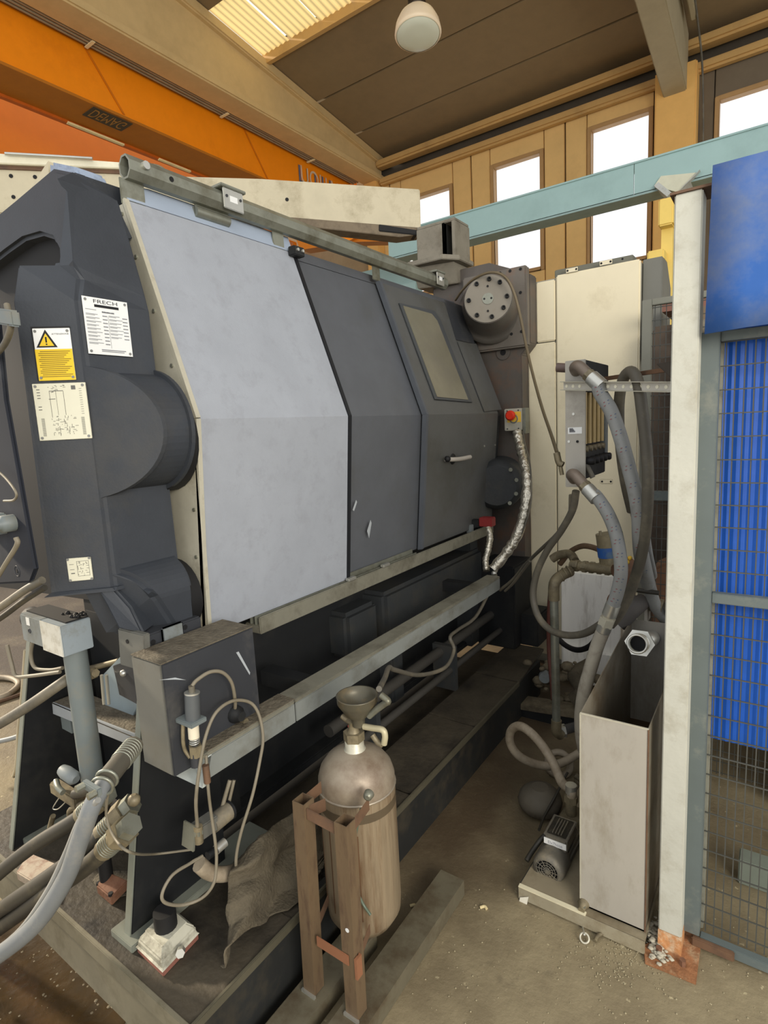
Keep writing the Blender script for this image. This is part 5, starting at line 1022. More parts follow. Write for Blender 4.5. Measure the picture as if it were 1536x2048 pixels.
# rails carrying it
srl = thing('mounting_rail', 'bright slotted channel rail carrying the flow meter from the white post', 'rail', P(1220, 775, 'y', 2.2))
ra_, rb_ = P(1127, 772, 'y', YF - .012), P(1340, 778, 'y', 1.74)
rb_ = P(1342, 774, 'y', 1.98)
d = rb_ - ra_; nn = V((d.y, -d.x, 0)).normalized()
MB().pbox(ra_ + V((0, 0, -.014)), d, (0, 0, .028), nn * -.003).build('rail_web', mat('rail_bright', (206, 202, 190), .4, .2), srl); MB().pbox(ra_ + V((0, 0, -.016)), d, (0, 0, .003), nn * .018).build('lower_lip', steel, srl); MB().pbox(ra_ + V((0, 0, .014)), d, (0, 0, .003), nn * .018).build('upper_lip', steel, srl)
for k in range(14):
    if k in (3, 4): continue
    c = ra_ + d * ((k + .5) / 14) + nn * .0005; MB().cyl(c, c + nn * .001, .006, 12).build('slot', mat('slot_white', (240, 236, 214), .6), srl)
MB().pbox(P(1180, 765, 'y', 2.33), P(1345, 742, 'y', 2.0) - P(1180, 765, 'y', 2.33), (0, 0, .014), (.0, .02, 0)).build('round_bar', rustyp, srl)
bc = P(1330, 742, 'y', 1.95); MB().prism([P(1312, 728, 'y', 1.95), P(1345, 722, 'y', 1.95), P(1345, 760, 'y', 1.95), P(1330, 745, 'y', 1.95)], (0, .05, 0)).build('rail_bracket', mat('dark_bracket', (60, 52, 42), .6), srl, .002)
# hoses from flow meter
def elbow(name, lbl, pts, r, coupl, hosepts, hr, m, marks=True):
    t = thing('water_hose', lbl, 'hose', P(pts[0][0], pts[0][1], 'y', pts[0][2]))
    E_ = [P(a, b, 'y', c) for a, b, c in pts]; MB().tube(E_, r, 14, 8).build('elbow', mat('elbow_grey', (128, 116, 104), .45, .3, var=.1, dirt=(104, 90, 78), damt=.4, dscale=12), t)
    d_ = (E_[-1] - E_[-2]).normalized(); hexa(MB(), E_[-1], d_, r * 1.12, .022).build('hex_nut', brass, t)
    H_ = [P(a, b, 'y', c) for a, b, c in hosepts]; MB().cyl(E_[-1] + d_ * .02, E_[-1] + d_ * .075, hr * 1.12, 16).build('ferrule', zinc, t)
    MB().tube([E_[-1] + d_ * .06] + H_, hr, 16, 10).build('hose_body', m, t)
    if marks:
        S_ = spline([E_[-1] + d_ * .06] + H_, 10); n = len(S_); mk = MB(); mk2 = MB(); ln_ = MB()
        ed = (EYE - S_[n // 2]).normalized()
        for k in range(5, n - 3, 6):
            tt = (S_[k + 1] - S_[k]).normalized(); s_ = (ed - tt * ed.dot(tt)).normalized(); side = tt.cross(s_)
            for off, mb_ in ((-.35, mk), (.25, mk2)):
                c = S_[k] + (s_ * math.cos(off) + side * math.sin(off)) * (hr + .0003); w2 = side * .0035
                mb_.pbox(c - w2 - tt * .008, w2 * 1.6, tt * .002 + w2 * .4, s_ * .0006); mb_.pbox(c + tt * .004, w2 * 2, tt * .0018 + w2 * .5, s_ * .0006)
        mk.build('hose_marking', mat('mark_blue', (60, 78, 120), .6), t, kind='stuff'); mk2.build('hose_marking', mat('mark_red', (140, 60, 66), .6), t, kind='stuff')
    return t
elbow('', 'thick grey braided hose curving from the top of the flow meter', [(1152, 742, 2.2), (1150, 735, 2.15), (1158, 733, 2.12), (1175, 748, 2.11)], .021, 0, [(1200, 785, 2.09), (1222, 822, 2.08), (1240, 872, 2.07), (1256, 930, 2.06), (1270, 985, 2.06), (1277, 1030, 2.07), (1279, 1080, 2.1), (1283, 1120, 2.15), (1296, 1170, 2.25)], .024, hosem)
elbow('', 'thick grey braided hose curving from the bottom of the flow meter', [(1148, 958, 2.2), (1143, 950, 2.15), (1150, 950, 2.12), (1168, 970, 2.10)], .021, 0, [(1192, 992, 2.08), (1214, 1024, 2.06), (1230, 1062, 2.05), (1239, 1105, 2.04), (1242, 1145, 2.04), (1236, 1180, 2.05), (1226, 1212, 2.06)], .023, hosem)
lh = thing('suction_hose', 'mottled grey hose below the double coupling behind the open tank', 'hose', P(1218, 1238, 'y', 2.07))
pA, pB = P(1227, 1208, 'y', 2.06), P(1206, 1262, 'y', 2.07); dd = (pB - pA).normalized(); L_ = (pB - pA).length
MB().cyl(pA, pA + dd * L_ * .4, .026, 18).build('coupling', zinc, lh); MB().cyl(pA + dd * L_ * .4, pA + dd * L_ * .55, .021, 18).build('coupling_neck', steel, lh); hexa(MB(), pA + dd * L_ * .5, dd, .029, L_ * .28).build('hex_nut', steel, lh); MB().cyl(pA + dd * L_ * .75, pB, .026, 18).build('coupling', zinc, lh)
MB().tube([pB, P(1195, 1290, 'y', 2.08), P(1180, 1340, 'y', 2.08), P(1168, 1385, 'y', 2.08), P(1162, 1430, 'y', 2.1), P(1163, 1470, 'y', 2.12), P(1168, 1500, 'y', 2.15)], .025, 16, 8).build('hose_body', mat('hose_mottled', (166, 160, 146), .5, var=.12, dirt=(120, 112, 98), damt=.45, dscale=12), lh)
hose('black_loop_hose', 'thick dark hose looping over the mounting rail and down', 'hose', [(1264, 1022, 2.3), (1250, 960, 2.25), (1240, 880, 2.2), (1238, 810, 2.15), (1246, 760, 2.12), (1262, 743, 2.08), (1276, 765, 2.05), (1284, 820, 2.04), (1292, 890, 2.04), (1296, 960, 2.04), (1293, 1040, 2.06), (1283, 1110, 2.1), (1262, 1180, 2.14), (1238, 1228, 2.14), (1220, 1250, 2.14)], .019, hosed, 14)
MB().cyl(P(1264, 1018, 'y', 2.3), P(1268, 1032, 'y', 2.3), .012, 12).build('hose_end_fitting', zinc, label='small bright fitting at the lower end of the looped dark hose', cat='fitting')
hose('grey_loop_hose', 'medium grey hose dropping from the flow meter in a big loop to the coupling', 'hose', [(1152, 982, 2.2), (1145, 1020, 2.22), (1122, 1062, 2.25), (1095, 1100, 2.28), (1074, 1145, 2.3), (1066, 1190, 2.3), (1075, 1230, 2.28), (1098, 1258, 2.24), (1130, 1270, 2.2), (1165, 1268, 2.16), (1196, 1252, 2.12), (1215, 1235, 2.12)], .0145, hosed, 12)
hose('twin_line', 'thin grey line running from the loop hose back to the machine end', 'hose', [(1142, 990, 2.24), (1138, 1035, 2.28), (1112, 1070, 2.4), (1075, 1105, 2.55), (1050, 1130, 2.65), (1025, 1160, 2.72), (1000, 1180, 2.78)], .0085, hosed)
hose('twin_line', 'second thin line parallel below the first at the machine end', 'hose', [(1060, 1122, 2.6), (1045, 1142, 2.64), (1025, 1168, 2.7), (1010, 1182, 2.74)], .007, hosed)
hose('black_sag_hose', 'black hose sagging in front of the stained white box', 'hose', [(1108, 1268, 2.8), (1130, 1290, 2.75), (1155, 1300, 2.7), (1180, 1292, 2.65), (1196, 1270, 2.6)], .014, blacki)
hose('rust_hose', 'dark red-brown hose behind the vertical pipe', 'hose', [(1102, 1165, 2.9), (1098, 1230, 2.9), (1098, 1300, 2.9), (1104, 1370, 2.85), (1106, 1400, 2.8)], .012, mat('hose_maroon', (96, 56, 46), .6, var=.2))
hose('brown_hose', 'short brown hose arching from the pipe elbow to the blue-labelled valve', 'hose', [(1120, 1128, 2.62), (1140, 1104, 2.6), (1166, 1092, 2.56), (1195, 1098, 2.5), (1210, 1110, 2.45)], .013, mat('hose_brown', (92, 72, 54), .55, var=.2, dirt=(120, 104, 80), damt=.4, dscale=14))
vp = thing('riser_pipe', 'vertical galvanised pipe with elbows in front of the stained box', 'pipe', P(1112, 1460, 'y', 2.3))
PP_ = [P(1118, 1462, 'y', 2.34), P(1112, 1440, 'y', 2.32), P(1110, 1380, 'y', 2.33), P(1110, 1300, 'y', 2.37), P(1109, 1220, 'y', 2.42), P(1107, 1180, 'y', 2.45)]
MB().cyl(P(1113, 1450, 'y', 2.36), P(1108, 1195, 'y', 2.36), .0185, 18).build('pipe', galv, vp)
MB().tube([P(1108, 1200, 'y', 2.36), P(1108, 1172, 'y', 2.36), P(1114, 1158, 'y', 2.38), P(1128, 1148, 'y', 2.42), P(1140, 1143, 'y', 2.46)], .024, 14, 6).build('elbow', brass, vp)
MB().tube([P(1113, 1440, 'y', 2.36), P(1113, 1462, 'y', 2.36), P(1122, 1470, 'y', 2.38)], .023, 14, 6).build('elbow', brass, vp)
hexa(MB(), P(1122, 1462, 'y', 2.4), (1, .6, .1), .03, .02).build('hex_nut', zinc, vp); MB().cyl(P(1128, 1460, 'y', 2.4), P(1155, 1452, 'y', 2.5), .022, 14).build('flange_stub', boxdark, vp)
for k, (x, y) in enumerate(((1122, 1152), (1130, 1146), (1138, 1142))): MB().torus(P(x, y, 'y', 2.40 + .02 * k), (.7, .5, .4), .023, .004, 18, 6).build('thread_ring', brass, vp)
mf = thing('brass_manifold', 'grimy brass pipe manifold running right from the elbow', 'manifold', P(1190, 1130, 'y', 2.5))
MB().cyl(P(1142, 1130, 'y', 2.5), P(1245, 1142, 'y', 2.45), .022, 16).build('pipe', brass, mf)
for x in (1150, 1166, 1180, 1196, 1212, 1228): c = P(x, 1130 + (x - 1142) * .12, 'y', 2.49); MB().cyl(c, c + (P(x + 8, 1131 + (x - 1142) * .12, 'y', 2.486) - c), .027, 6, smooth=False).build('hex_collar', brass, mf)
MB().tube([P(1104, 1118, 'y', 2.6), P(1118, 1110, 'y', 2.6), P(1140, 1108, 'y', 2.58), P(1150, 1122, 'y', 2.54)], .02, 12, 6).build('rear_elbow', brass, mf)
vb2 = thing('blue_valve', 'oily round valve head with blue and green label behind the grey hose', 'valve', P(1222, 1100, 'y', 2.3))
MB().cyl(P(1226, 1124, 'y', 2.34), P(1218, 1066, 'y', 2.34), .052, 20).build('valve_head', brass, vb2); MB().cyl(P(1224, 1112, 'y', 2.34), P(1221, 1092, 'y', 2.34), .0535, 20).build('blue_band', bluecap, vb2)
MB().cyl(P(1202, 1072, 'y', 2.3), P(1200, 1062, 'y', 2.3), .006, 8).build('pin', brass, vb2)
hose('grey_tail', 'thin pale grey hose behind the loop hose near the mesh', 'hose', [(1296, 1070, 2.4), (1302, 1110, 2.4), (1310, 1150, 2.42), (1306, 1156, 2.42)], .008, hosem)
hose('braided_tail', 'braided hose end hanging straight down toward the mesh door', 'hose', [(1284, 1105, 2.3), (1296, 1160, 2.32), (1310, 1210, 2.36), (1330, 1238, 2.4)], .024, hosem)
gr = thing('grimy_fittings', 'cluster of grimy brown pipe fittings wrapped in sludge beside the post', 'fittings', P(1260, 1180, 'y', 2.35))
MB().tube([P(1240, 1130, 'y', 2.45), P(1256, 1150, 'y', 2.42), P(1250, 1190, 'y', 2.4), P(1235, 1215, 'y', 2.36)], .04, 12, 6, True, lambda t: .045 + .01 * math.sin(9 * t)).build('sludge_wrap', brownm, gr)
MB().tube([P(1232, 1240, 'y', 2.3), P(1262, 1218, 'y', 2.32), P(1290, 1200, 'y', 2.36)], .035, 12, 6, True, lambda t: .05 - .02 * t).build('filter_bag', mat('bag_grey', (92, 88, 84), .8, var=.15), gr)
MB().cyl(P(1300, 1210, 'y', 2.4), P(1345, 1220, 'y', 2.4), .025, 14).build('dark_pipe', motor, gr); MB().cyl(P(1318, 1212, 'y', 2.38), P(1326, 1214, 'y', 2.38), .03, 14).build('brass_ring', brass, gr); MB().cyl(P(1334, 1216, 'y', 2.38), P(1342, 1218, 'y', 2.38), .03, 14).build('brass_ring', brass, gr)
MB().cyl(P(1272, 1180, 'y', 2.3), P(1318, 1186, 'y', 2.3), .009, 10).build('thin_pipe', hoseb, gr)
for k in range(3): c = P(1250 + 5 * k, 1116 + 8 * (k % 2), 'y', 2.3); MB().sphere(c, .009, 8).build('yellow_cap', signy, gr)
hb2 = MB(); r = random.Random(8)
MB().prism([P(1300, 1140, 'y', 2.9), P(1345, 1120, 'y', 2.9), V((P(1345, 1200, 'y', 2.9).x, 2.9, 0)), V((P(1312, 1210, 'y', 2.9).x, 2.9, 0))], (0, .2, 0)).build('brown_tarp', brownm, label='brown grimy sheet piled behind the mesh beside the post', cat='tarp', bevel=.01)
# open sheet tank
ty0, ty1 = 1.63, 2.02; tkx0, tkx1 = P(1160, 1600, 'y', 1.63).x, P(1294, 1650, 'y', 1.63).x
st = thing('open_sheet_tank', 'tall narrow open grey sheet-metal tank in front of the white post', 'tank', (-.37, 1.85, 0))
zt4 = P(1165, 1428, 'y', ty0).z; zr = P(1262, 1237, 'x', tkx0); zback = P(1300, 1330, 'y', ty1).z; zr4 = P(1334, 1375, 'x', tkx1)
th = .003
MB().box(tkx0, tkx1, ty0, ty0 + th, .055, zt4).build('front_sheet', sheet, st)
ybk = zr.y; zbk = zr.z
MB().prism([(tkx0, ty0, .055), (tkx0, ty0, zt4), (tkx0, ybk, zbk), (tkx0, ybk, .055)], (th, 0, 0)).build('left_sheet', sheetin, st)
MB().prism([(tkx1, ty0, .055), (tkx1, ty0, zt4), (tkx1, ybk, zr4.z + .02), (tkx1, ybk, .055)], (-th, 0, 0)).build('right_sheet', sheetin, st)
MB().box(tkx0, tkx1 + .0, ybk - th, ybk, .055, zbk).build('back_sheet', sheet, st)
MB().box(tkx0, tkx1, ty0, ybk, .055, .06).build('bottom_sheet', sheetin, st)
MB().box(tkx0 + th, tkx1 - th, ty0 + th, ybk - th, .35, .353).build('brown_sludge', mat('sludge', (74, 52, 24), .3, var=.3), st)
MB().box(tkx0 - .001, tkx0 + .003, ty0 - .001, ty0 + .002, .055, zt4).build('edge_seam', steel, st); MB().box(tkx1 - .002, tkx1 + .002, ty0 - .002, ty0 + .002, .055, zt4).build('edge_seam', rustyp, st); MB().box(tkx0, tkx1, ty0 - .001, ty0 + .004, zt4 - .001, zt4 + .003).build('rim', steel, st)
MB().box(tkx0 + .05, tkx0 + .06, ybk - .002, ybk + .07, zbk - .01, zbk + .20).build('rear_bracket', mat('bracket_white', (186, 180, 168), .5), st)
np_ = thing('pipe_nipple', 'bright threaded pipe nipple with hex nut on the tank back sheet', 'nipple', P(1290, 1282, 'y', 1.9))
c = P(1274, 1288, 'y', 1.83); ax_ = (P(1303, 1276, 'y', ybk - .01) - c); L2 = ax_.length; ax_.normalize(); c = c
MB().lathe(c, ax_, [(.025, .10), (.025, .0), (.031, 0), (.031, L2)], 24, False).build('threaded_tube', zinc, np_); MB().cyl(c + ax_ * .06, c + ax_ * .07, .0245, 20).build('bore_shade', black, np_); hexa(MB(), c + ax_ * .075, ax_, .046, .03).build('hex_nut', zinc, np_)  # black disc set in the tube stands in for its shaded inside
for k in range(5): MB().torus(c + ax_ * (.008 + .006 * k), ax_, .031, .0012, 24, 5).build('thread', steel, np_)
MB().box(c.x + .03, tkx1 + .03, ybk - .02, ybk - .006, P(1300, 1300, 'y', ybk).z, zbk + .01).build('mount_plate', galv, np_, .002)
# base plate under pump and tank
bp = thing('base_plate', 'folded steel base plate under the pump and the open tank', 'plate', (-.45, 1.9, 0))
MB().prism([(-.655, 1.60, .05), (-.262, 1.60, .05), (-.262, 2.6, .05), (-.62, 2.6, .05)], (0, 0, -.004)).build('top_sheet', mat('base_sheet', (140, 130, 108), .5, .1, var=.12, dirt=(108, 96, 74), damt=.5, dscale=8), bp, .001)
MB().box(-.655, -.262, 1.598, 1.602, .008, .05).build('front_fold', mat('fold_pale', (158, 150, 128), .5, .1, var=.15, dirt=(124, 112, 88), damt=.5, dscale=12), bp)
MB().box(-.655, -.655 + .22, 1.597, 1.612, .050, .0535).build('bright_edge', mat('edge_cream', (214, 206, 176), .5), bp)
MB().prism([(-.657, 1.60, .008), (-.657, 1.60, .05), (-.622, 2.6, .05), (-.622, 2.6, .008)], (.003, 0, 0)).build('side_fold', traysd, bp)
MB().box(-.64, -.28, 1.62, 2.5, 0, .008).build('foot_strip', mud, bp)
c = P(1045, 1812, 'y', 1.596); MB().pbox(P(1036, 1813, 'y', 1.594), P(1053, 1812, 'y', 1.594) - P(1036, 1813, 'y', 1.594), P(1040, 1795, 'y', 1.594) - P(1036, 1813, 'y', 1.594), (0, .001, 0)).build('paper_label', mat('label_white', (226, 222, 206), .6), bp)
# drain cock
dc = thing('drain_cock', 'corroded drain cock with ring and chain at the tank foot', 'valve', P(1165, 1850, 'y', 1.64))
def dy(px, py, y=1.612): return P(px, py, 'y', y)
MB().lathe(dy(1167, 1808, 1.628), (0, -1, -.1), [(.017, -.02), (.018, 0), (.012, .01), (.010, .025)], 14).build('cock_body', brass, dc)
MB().tube([dy(1166, 1812), dy(1164, 1830), dy(1156, 1842), dy(1154, 1856)], .008).build('spout', galv, dc); MB().box(dy(1146, 1828).x, dy(1162, 1828).x, 1.60, 1.612, dy(1150, 1834).z, dy(1150, 1818).z).build('lever', blackp, dc, .002)
c = P(1169, 1876, 'z', .012); MB().torus(c, (.1, -.6, .7), .013, .003, 20, 8).build('ring', steel, dc); MB().cyl(dy(1164, 1850), c + V((0, 0, .012)), .003, 8).build('link', zinc, dc)
MB().tube([P(1190, 1882, 'z', .01), P(1196, 1872, 'z', .012), P(1208, 1866, 'z', .012), P(1222, 1868, 'z', .012), P(1229, 1874, 'z', .01)], .006).build('short_chain', brass, dc)
# pump
pm = thing('pump_motor', 'small grimy electric pump motor with round fan cover on the base plate', 'pump', P(1100, 1770, 'z', .05))
F = P(1096, 1738, 'y', 1.70); rad = .055; mdir = V((.02, 1, 0)).normalized(); Cz = .052 + .012 + rad
F = P(1096, 1738, 'y', 1.70)
MB().lathe(F, mdir, [(rad * .72, -.012), (rad * .92, -.008), (rad, .008), (rad, .07), (rad * .96, .075)], 32, False).build('fan_cover', motor, pm)
MB().cyl(F + mdir * .0, F + mdir * .004, rad * .74, 32).build('fan_dark', black, pm)
for rr_ in (.20, .36, .52, .68): MB().torus(F - mdir * .010, mdir, rad * rr_, .0013, 28, 6).build('grille_ring', motor, pm)
for k in range(12):
    an = k * math.pi / 6; u_ = V((math.cos(an), 0, math.sin(an))); MB().cyl(F - mdir * .010 + u_ * rad * .1, F - mdir * .010 + u_ * rad * .72, .0012, 5).build('grille_spoke', motor, pm)
MB().cyl(F - mdir * .013, F - mdir * .008, rad * .12, 12).build('grille_hub', motor, pm)
MB().cyl(F + mdir * .07, F + mdir * .20, rad * .86, 28).build('stator', motor, pm)
for k in range(16):
    an = k * math.pi / 8 + .1; u_ = V((math.cos(an), 0, math.sin(an))); w3 = V((-math.sin(an), 0, math.cos(an))) * .0015
    MB().pbox(F + mdir * .075 + u_ * rad * .84 - w3, mdir * .12, w3 * 2, u_ * rad * .13).build('cooling_fin', motor, pm)
MB().box(F.x - .045, F.x + .045, F.y + .04, F.y + .18, .052, F.z - rad * .6).build('motor_foot', motor, pm, .003)
tbz = F.z + rad * .86
MB().box(F.x - .030, F.x + .048, F.y + .055, F.y + .165, tbz - .01, tbz + .042).build('terminal_box', motor, pm, .005); MB().box(F.x - .033, F.x + .051, F.y + .052, F.y + .168, tbz + .036, tbz + .042).build('box_lid', motor, pm, .002)
for k in range(4): MB().box(F.x - .008 + .010 * k, F.x - .006 + .010 * k + .001, F.y + .07, F.y + .15, tbz + .041, tbz + .045).build('lid_rib', motor, pm)
MB().box(F.x - .031, F.x + .047, F.y + .050, F.y + .0525, tbz + .006, tbz + .028).build('white_label', mat('label_bright', (240, 240, 236), .5), pm)
text_mesh('Elx7hose', (F.x - .016, F.y + .050, tbz + .011), (1, 0, 0), (0, 0, 1), .011, .0006, 'lettering', mat('label_letter', (150, 150, 160), .6), pm, width=.05)
MB().lathe(F + mdir * .20, mdir, [(rad * .95, 0), (rad * 1.0, .01), (rad * .8, .02), (rad * .95, .04), (rad * .95, .10), (rad * .5, .12)], 24).build('pump_head', brass, pm)
MB().cyl(F + mdir * .25 + V((0, 0, .03)), F + mdir * .25 + V((.0, 0, .115)), .02, 14).build('outlet_port', brass, pm); MB().cyl(F + mdir * .25 + V((0, 0, .10)), F + mdir * .25 + V((0, 0, .125)), .026, 6, smooth=False).build('port_nut', brass, pm)
MB().tube([F + mdir * .12 + V((-.03, 0, .05)), F + mdir * .10 + V((-.055, 0, .03)), F + mdir * .06 + V((-.075, 0, .0)), F + mdir * .02 + V((-.085, 0, -.02))], .009).build('cable_gland', hoseb, pm)
hose('pump_power_cable', 'dark cable running from the motor box up behind the base plate', 'cable', [(1078, 1660, 1.86), (1090, 1630, 1.96), (1112, 1590, 2.05), (1135, 1545, 2.15)], .005, hoseb)
ot = F + mdir * .25 + V((0, 0, .12))
q = [ot, ot + V((0, 0, .03))] + [P(a, b, 'y', c) for a, b, c in ((1124, 1565, 2.0), (1106, 1525, 2.03), (1080, 1485, 2.06), (1055, 1460, 2.08), (1036, 1452, 2.1), (1022, 1462, 2.12), (1020, 1484, 2.14), (1034, 1508, 2.16), (1062, 1525, 2.2), (1095, 1532, 2.24), (1125, 1525, 2.3), (1155, 1508, 2.36), (1180, 1490, 2.4))]
mh = thing('looped_hose', 'muddy beige hose looping from the pump outlet on the floor', 'hose', q[0]); MB().tube(q, .018, 16, 8).build('hose_body', hosel, mh)
MB().cyl(q[1] - V((0, 0, .012)), q[1] + V((0, 0, .02)), .021, 16).build('hose_clamp', zinc, mh)
# tray end clutter
ed = thing('tray_end_box', 'dark grimy steel box end of the tray under the riser pipe', 'box', P(1060, 1450, 'y', 2.75))
MB().prism([P(1003, 1410, 'y', 2.75), P(1165, 1436, 'y', 2.75), P(1165, 1480, 'y', 2.75), P(1003, 1480, 'y', 2.75)], (0, .1, 0)).build('front_plate', blackp, ed, .004)
MB().prism([P(1003, 1402, 'y', 2.74), P(1165, 1428, 'y', 2.74), P(1165, 1440, 'y', 2.74), P(1003, 1414, 'y', 2.74)], (0, .11, 0)).build('top_ledge', mud, ed, .003)
c = P(1057, 1445, 'y', 2.745); MB().cyl(c, c + V((0, -.006, 0)), .012, 10).build('bolt', galv, ed)
gmb = MB(); r = random.Random(5)
for k in range(70):
    c = P(r.uniform(1030, 1200), r.uniform(1320, 1420), 'y', r.uniform(2.85, 3.2)); gmb.sphere(c, r.uniform(.012, .04), 7, (1, 1, .7))
gmb.build('sludge_heap', mud, kind='stuff', label='heap of brown sludge and rags behind the riser pipe', cat='sludge')
MB().lathe(P(1090, 1350, 'y', 2.9), (.3, -1, .1), [(.03, 0), (.034, .02), (.03, .05)], 14).build('pipe_plug', mid, label='pale round pipe cap in the sludge beside the riser pipe', cat='cap')
hose('rag_roll', 'crumpled dirty rag on the tray end behind the pipes', 'rag', [(1150, 1400, 2.8), (1165, 1380, 2.8), (1150, 1350, 2.85), (1180, 1330, 2.9)], .04, clothm)
c = P(1080, 1595, 'z', .06); MB().sphere((c.x, c.y, .05), .09, 20, (1, 1, .7)).build('round_float', mat('float_grey', (92, 86, 74), .7, 0, var=.2, dirt=(70, 62, 50), damt=.5, dscale=9), label='grimy grey round metal dome on the floor left of the pump', cat='dome')
gmb = MB()
for k in range(8): gmb.tube([P(1150, 1550 + 8 * k, 'y', 2.3), P(1165, 1560 + 8 * k, 'y', 2.3), P(1180, 1545 + 8 * k, 'y', 2.3)], .014, 8, 4)
gmb.build('pump_pipework', brass, kind='stuff', label='grimy pipework tucked between the pump and the open tank', cat='pipe')
MB().torus(P(1118, 1528, 'y', 2.35), (.2, -.7, .6), .05, .016, 24, 10).build('hose_ring', hosel, label='muddy hose ring lying behind the looped hose', cat='hose')
# post and base
po = thing('fence_post', 'tall white square post with rusty foot between tank and blue fence', 'post', (-.205, 1.66, 0))
px0, px1 = P(1350, 390, 'y', 1.645).x, P(1402, 380, 'y', 1.645).x; pz = P(1350, 390, 'y', 1.645).z
px0 = -.234; px1 = -.172
MB().box(px0, px1, 1.645, 1.72, .07, pz).build('shaft', cloudy, po, .003); MB().box(px0 - .0005, px1 + .0005, 1.6445, 1.7205, .006, .07).build('rusty_foot', mat('rust_foot', (184, 130, 84), .7, var=.3, scale=30, dirt=(206, 196, 170), damt=.5, dscale=22, bump=.3), po)
MB().box(px0 - .01, px1 + .06, 1.64, 1.74, pz, pz + .006).build('top_plate', rustyp, po)
fp_ = [P(1286, 1893, 'z', .006), P(1290, 1925, 'z', .006), P(1392, 1967, 'z', .006), P(1403, 1880, 'z', .006), P(1370, 1860, 'z', .006)]
MB().prism([V((p.x, p.y, 0)) for p in fp_], (0, 0, .012)).build('base_plate', mat('rust_base', (146, 100, 66), .85, var=.3, scale=30, dirt=(176, 160, 128), damt=.4, dscale=16, bump=.5), po, .001)
for q in ((1318, 1905), (1365, 1930)): c = P(*q, 'z', .012); hexa(MB(), c, (0, 0, 1), .009, .018).build('anchor_bolt', rust, po)
gmb = MB(); r = random.Random(12)
for k in range(190):
    t_ = r.random(); c = P(1300 + 25 * t_ + r.gauss(0, 9), 1850 + 70 * t_ + r.gauss(0, 8), 'z', .01); gmb.sphere((c.x, c.y, r.uniform(.004, .022)), r.uniform(.003, .008), 5, (1.3, 1, .6))
gmb.build('mortar_crumbs', mat('crumbs', (170, 164, 146), .8, var=.2), kind='stuff', label='pale mortar crumbs heaped at the foot of the white post', cat='rubble')
gmb = MB()
for k in range(260):
    c = P(1240 + r.gauss(0, 55), 1915 + r.gauss(0, 28), 'z', .002); gmb.sphere((c.x, c.y, .002), r.uniform(.001, .003), 5, (1, 1, .5))
for k in range(180):
    c = P(r.uniform(740, 1536), r.uniform(1760, 2048), 'z', .002); gmb.sphere((c.x, c.y, .001), r.uniform(.0008, .003), 5, (1, 1, .6))
gmb.build('floor_grit', mat('grit', (156, 146, 118), .8, var=.2), kind='stuff', label='scattered pale grit on the floor before the tank and post', cat='grit')
for (x, y) in ((960, 1815), (820, 1812)): 
    c = P(x, y, 'z', .004); MB().tube([c, c + V((.012, .01, .002)), c + V((.022, .006, 0))], .005, 8).build('wood_chip', mat('chip', (200, 184, 140), .7), label='pale chip on the floor ' + ('right of the tank rack' if x > 900 else 'close behind the tank rack skid'), cat='chip')
MB().box(px1 + .004, px1 + .045, 1.77, 1.81, .02, 2.17).build('inner_post', mat('inner_post_grey', (146, 146, 132), .6, var=.08, dirt=(110, 108, 96), damt=.4, dscale=9), label='second grey post hidden between the white post and the blue sheet', cat='post', bevel=.002)
# fence with mesh and blue board
fn = thing('guard_fence', 'grey framed welded-mesh guard fence backed by a blue ribbed board', 'fence', (.1, 1.74, 0))
fx0 = P(1398, 1200, 'y', 1.70).x; fx1 = P(1422, 1200, 'y', 1.70).x
fx0, fx1 = -.178, -.131
FXR = .75; YM = 1.745
MB().box(fx0, fx1, 1.70, 1.74, .05, 1.80).build('frame_stile', framegrey, fn, .002)
zl = P(1410, 1868, 'y', 1.72).z; MB().box(fx1, FXR, 1.715, 1.74, .01, .04).build('bottom_rail', framegrey, fn, .002); zm = P(1450, 1195, 'y', 1.735).z
MB().box(fx1, FXR, 1.715, 1.74, zm - .014, zm + .014).build('middle_rail', framegrey, fn, .002); MB().box(fx1, FXR, 1.715, 1.74, 1.775, 1.80).build('top_rail', framegrey, fn, .002)
MB().box(fx1 - .02, fx1 + .09, 1.700, 1.714, .012, .04).build('rusty_shoe', rustyp, fn, .003)
m = MB(); x = fx1 + .012
while x < FXR: m.box(x - .0015, x + .0015, YM - .0015, YM + .0015, .04, 1.78); x += .0212
m.build('vertical_wires', wirem, fn, kind='stuff')
m = MB(); 
pz0 = P(1430, 1225 + 0, 'y', YM).z; pitch = (P(1430, 1310, 'y', YM).z - P(1430, 1590, 'y', YM).z) / 7.0
z = .06
zz_ = P(1420, 1470, 'y', YM).z; z = zz_ - math.floor((zz_ - .05) / pitch) * pitch
while z < 1.78: m.box(fx1, FXR, YM - .0045, YM - .0015, z - .0016, z + .0016); z += pitch
m.build('horizontal_wires', wirem, fn, kind='stuff')
bz0 = P(1420, 1472, 'y', 1.80).z; m = MB()
x = fx1 + .005; k = 0; prof = []
n = 0
while x < FXR: prof.append((x, 1.79 + (.003 if k % 2 else 0))); x += .009; k += 1
rows = [[(px_, py_, bz0) for px_, py_ in prof], [(px_, py_, 1.95) for px_, py_ in prof]]
m.loft(rows, False, False, False); m.loft([[(a, b + .006, c) for a, b, c in r_] for r_ in rows], False, False, False); m.build('blue_board', bluep, fn)
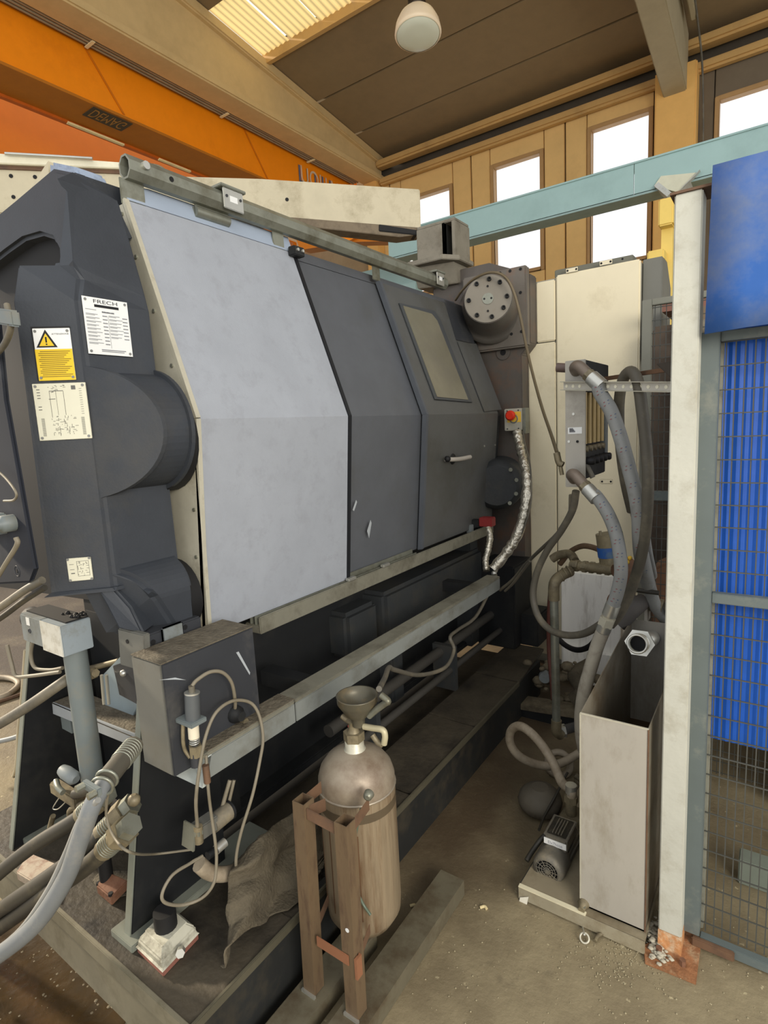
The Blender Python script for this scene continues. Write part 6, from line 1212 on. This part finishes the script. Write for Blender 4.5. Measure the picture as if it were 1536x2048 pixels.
# blue upper sheet
bs = MB(); tl = P(1425, 358, 'y', 1.62); br = P(1410, 667, 'y', 1.62); zb5 = br.z; rr5 = []
XL5 = P(1424, 380, 'y', 1.62).x; XB5 = P(1408, 665, 'y', 1.62).x
for k in range(10):
    x_ = -.0 + k * .09; rr5.append(k)
front = [[V((XL5 * (1 - t) + XB5 * t + u * .085, 1.62 + .012 * math.sin(u * .9 + t * 2) * t, tl.z + .03 - (tl.z + .03 - zb5) * t + (.004 * math.sin(u) if t == 1 else 0))) for u in range(11)] for t in (0, .25, .5, .75, 1)]
bs.loft(front, False, False, True); o = bs.build('blue_sheet', blued, label='dusty blue plastic sheet hanging over the top of the guard fence', cat='sheet')
md = o.modifiers.new('thick', 'SOLIDIFY'); md.thickness = .004
# far mesh door beside the cabinet
fd = thing('mesh_door', 'dark mesh door in a grey frame between the cabinet and the white post', 'fence', (-.4, 2.6, 0))
YD = 2.6; dx0 = P(1281, 800, 'y', YD).x; dx1 = dx0 + .038; zt6 = P(1290, 600, 'y', YD).z
XR6 = .3
MB().box(dx0, dx1, YD, YD + .03, .05, zt6).build('frame_stile', mat('frame_pale', (124, 124, 112), .5, var=.06), fd, .002); MB().box(dx1, XR6, YD, YD + .03, zt6 - .025, zt6).build('top_rail', mat('frame_pale', (124, 124, 112)), fd, .002)
zmm = P(1310, 992, 'y', YD).z; MB().box(dx1, XR6, YD, YD + .03, zmm - .02, zmm + .02).build('middle_rail', framegrey, fd, .002)
m = MB(); x = dx1 + .01
while x < XR6: m.box(x - .0015, x + .0015, YD + .01, YD + .013, .05, zt6); x += .0212
z = .06
while z < zt6: m.box(dx1, XR6, YD + .007, YD + .01, z - .0016, z + .0016); z += .0505
m.build('wire_mesh', wirem, fd, kind='stuff')
# machinery behind the mesh
mk = thing('machinery', 'dim brown and grey machinery standing behind the mesh door', 'machinery', (.2, 3.6, 0))
MB().box(-.575, .3, 3.3, 3.49, 0, 2.05).build('machine_body', mat('far_body', (88, 76, 64), .7, var=.2, dirt=(60, 52, 44), damt=.5, dscale=5), mk, .02)
MB().box(-.45, -.40, 3.2, 3.3, .2, 1.9).build('upright', rustyp, mk); MB().box(-.35, -.29, 3.2, 3.3, .4, 2.1).build('upright', mat('upright_tan', (112, 96, 76), .6), mk)
MB().cyl((-.40, 3.25, 2.0), (-.15, 3.25, 2.02), .06, 16).build('cylinder', motor, mk); MB().box(-.5, -.2, 3.2, 3.6, 2.1, 2.16).build('top_deck', mat('deck_brown', (124, 84, 70), .6), mk)
MB().box(.1, 1.4, 2.5, 3.15, 0, .55).build('dark_skid', mat('skid_dark', (56, 52, 44), .8, var=.3, dirt=(100, 92, 74), damt=.4, dscale=6), label='dark grimy machine skid seen through the lower fence mesh', cat='skid', bevel=.02)
MB().cyl((.1, 2.3, .04), (.5, 2.15, .04), .025, 14).build('floor_pipe', mat('pipe_olive', (110, 104, 84), .6), label='olive pipe lying on the floor behind the fence mesh', cat='pipe')
MB().box(-.05, 1.2, 2.05, 2.12, .0, .09).build('floor_kerb', mat('kerb_green', (124, 132, 120), .7, var=.1), label='pale green kerb strip on the floor behind the fence', cat='kerb', bevel=.004)
#@@NEXT
for o in bpy.data.objects:
    if 'wl' in o: del o['wl']
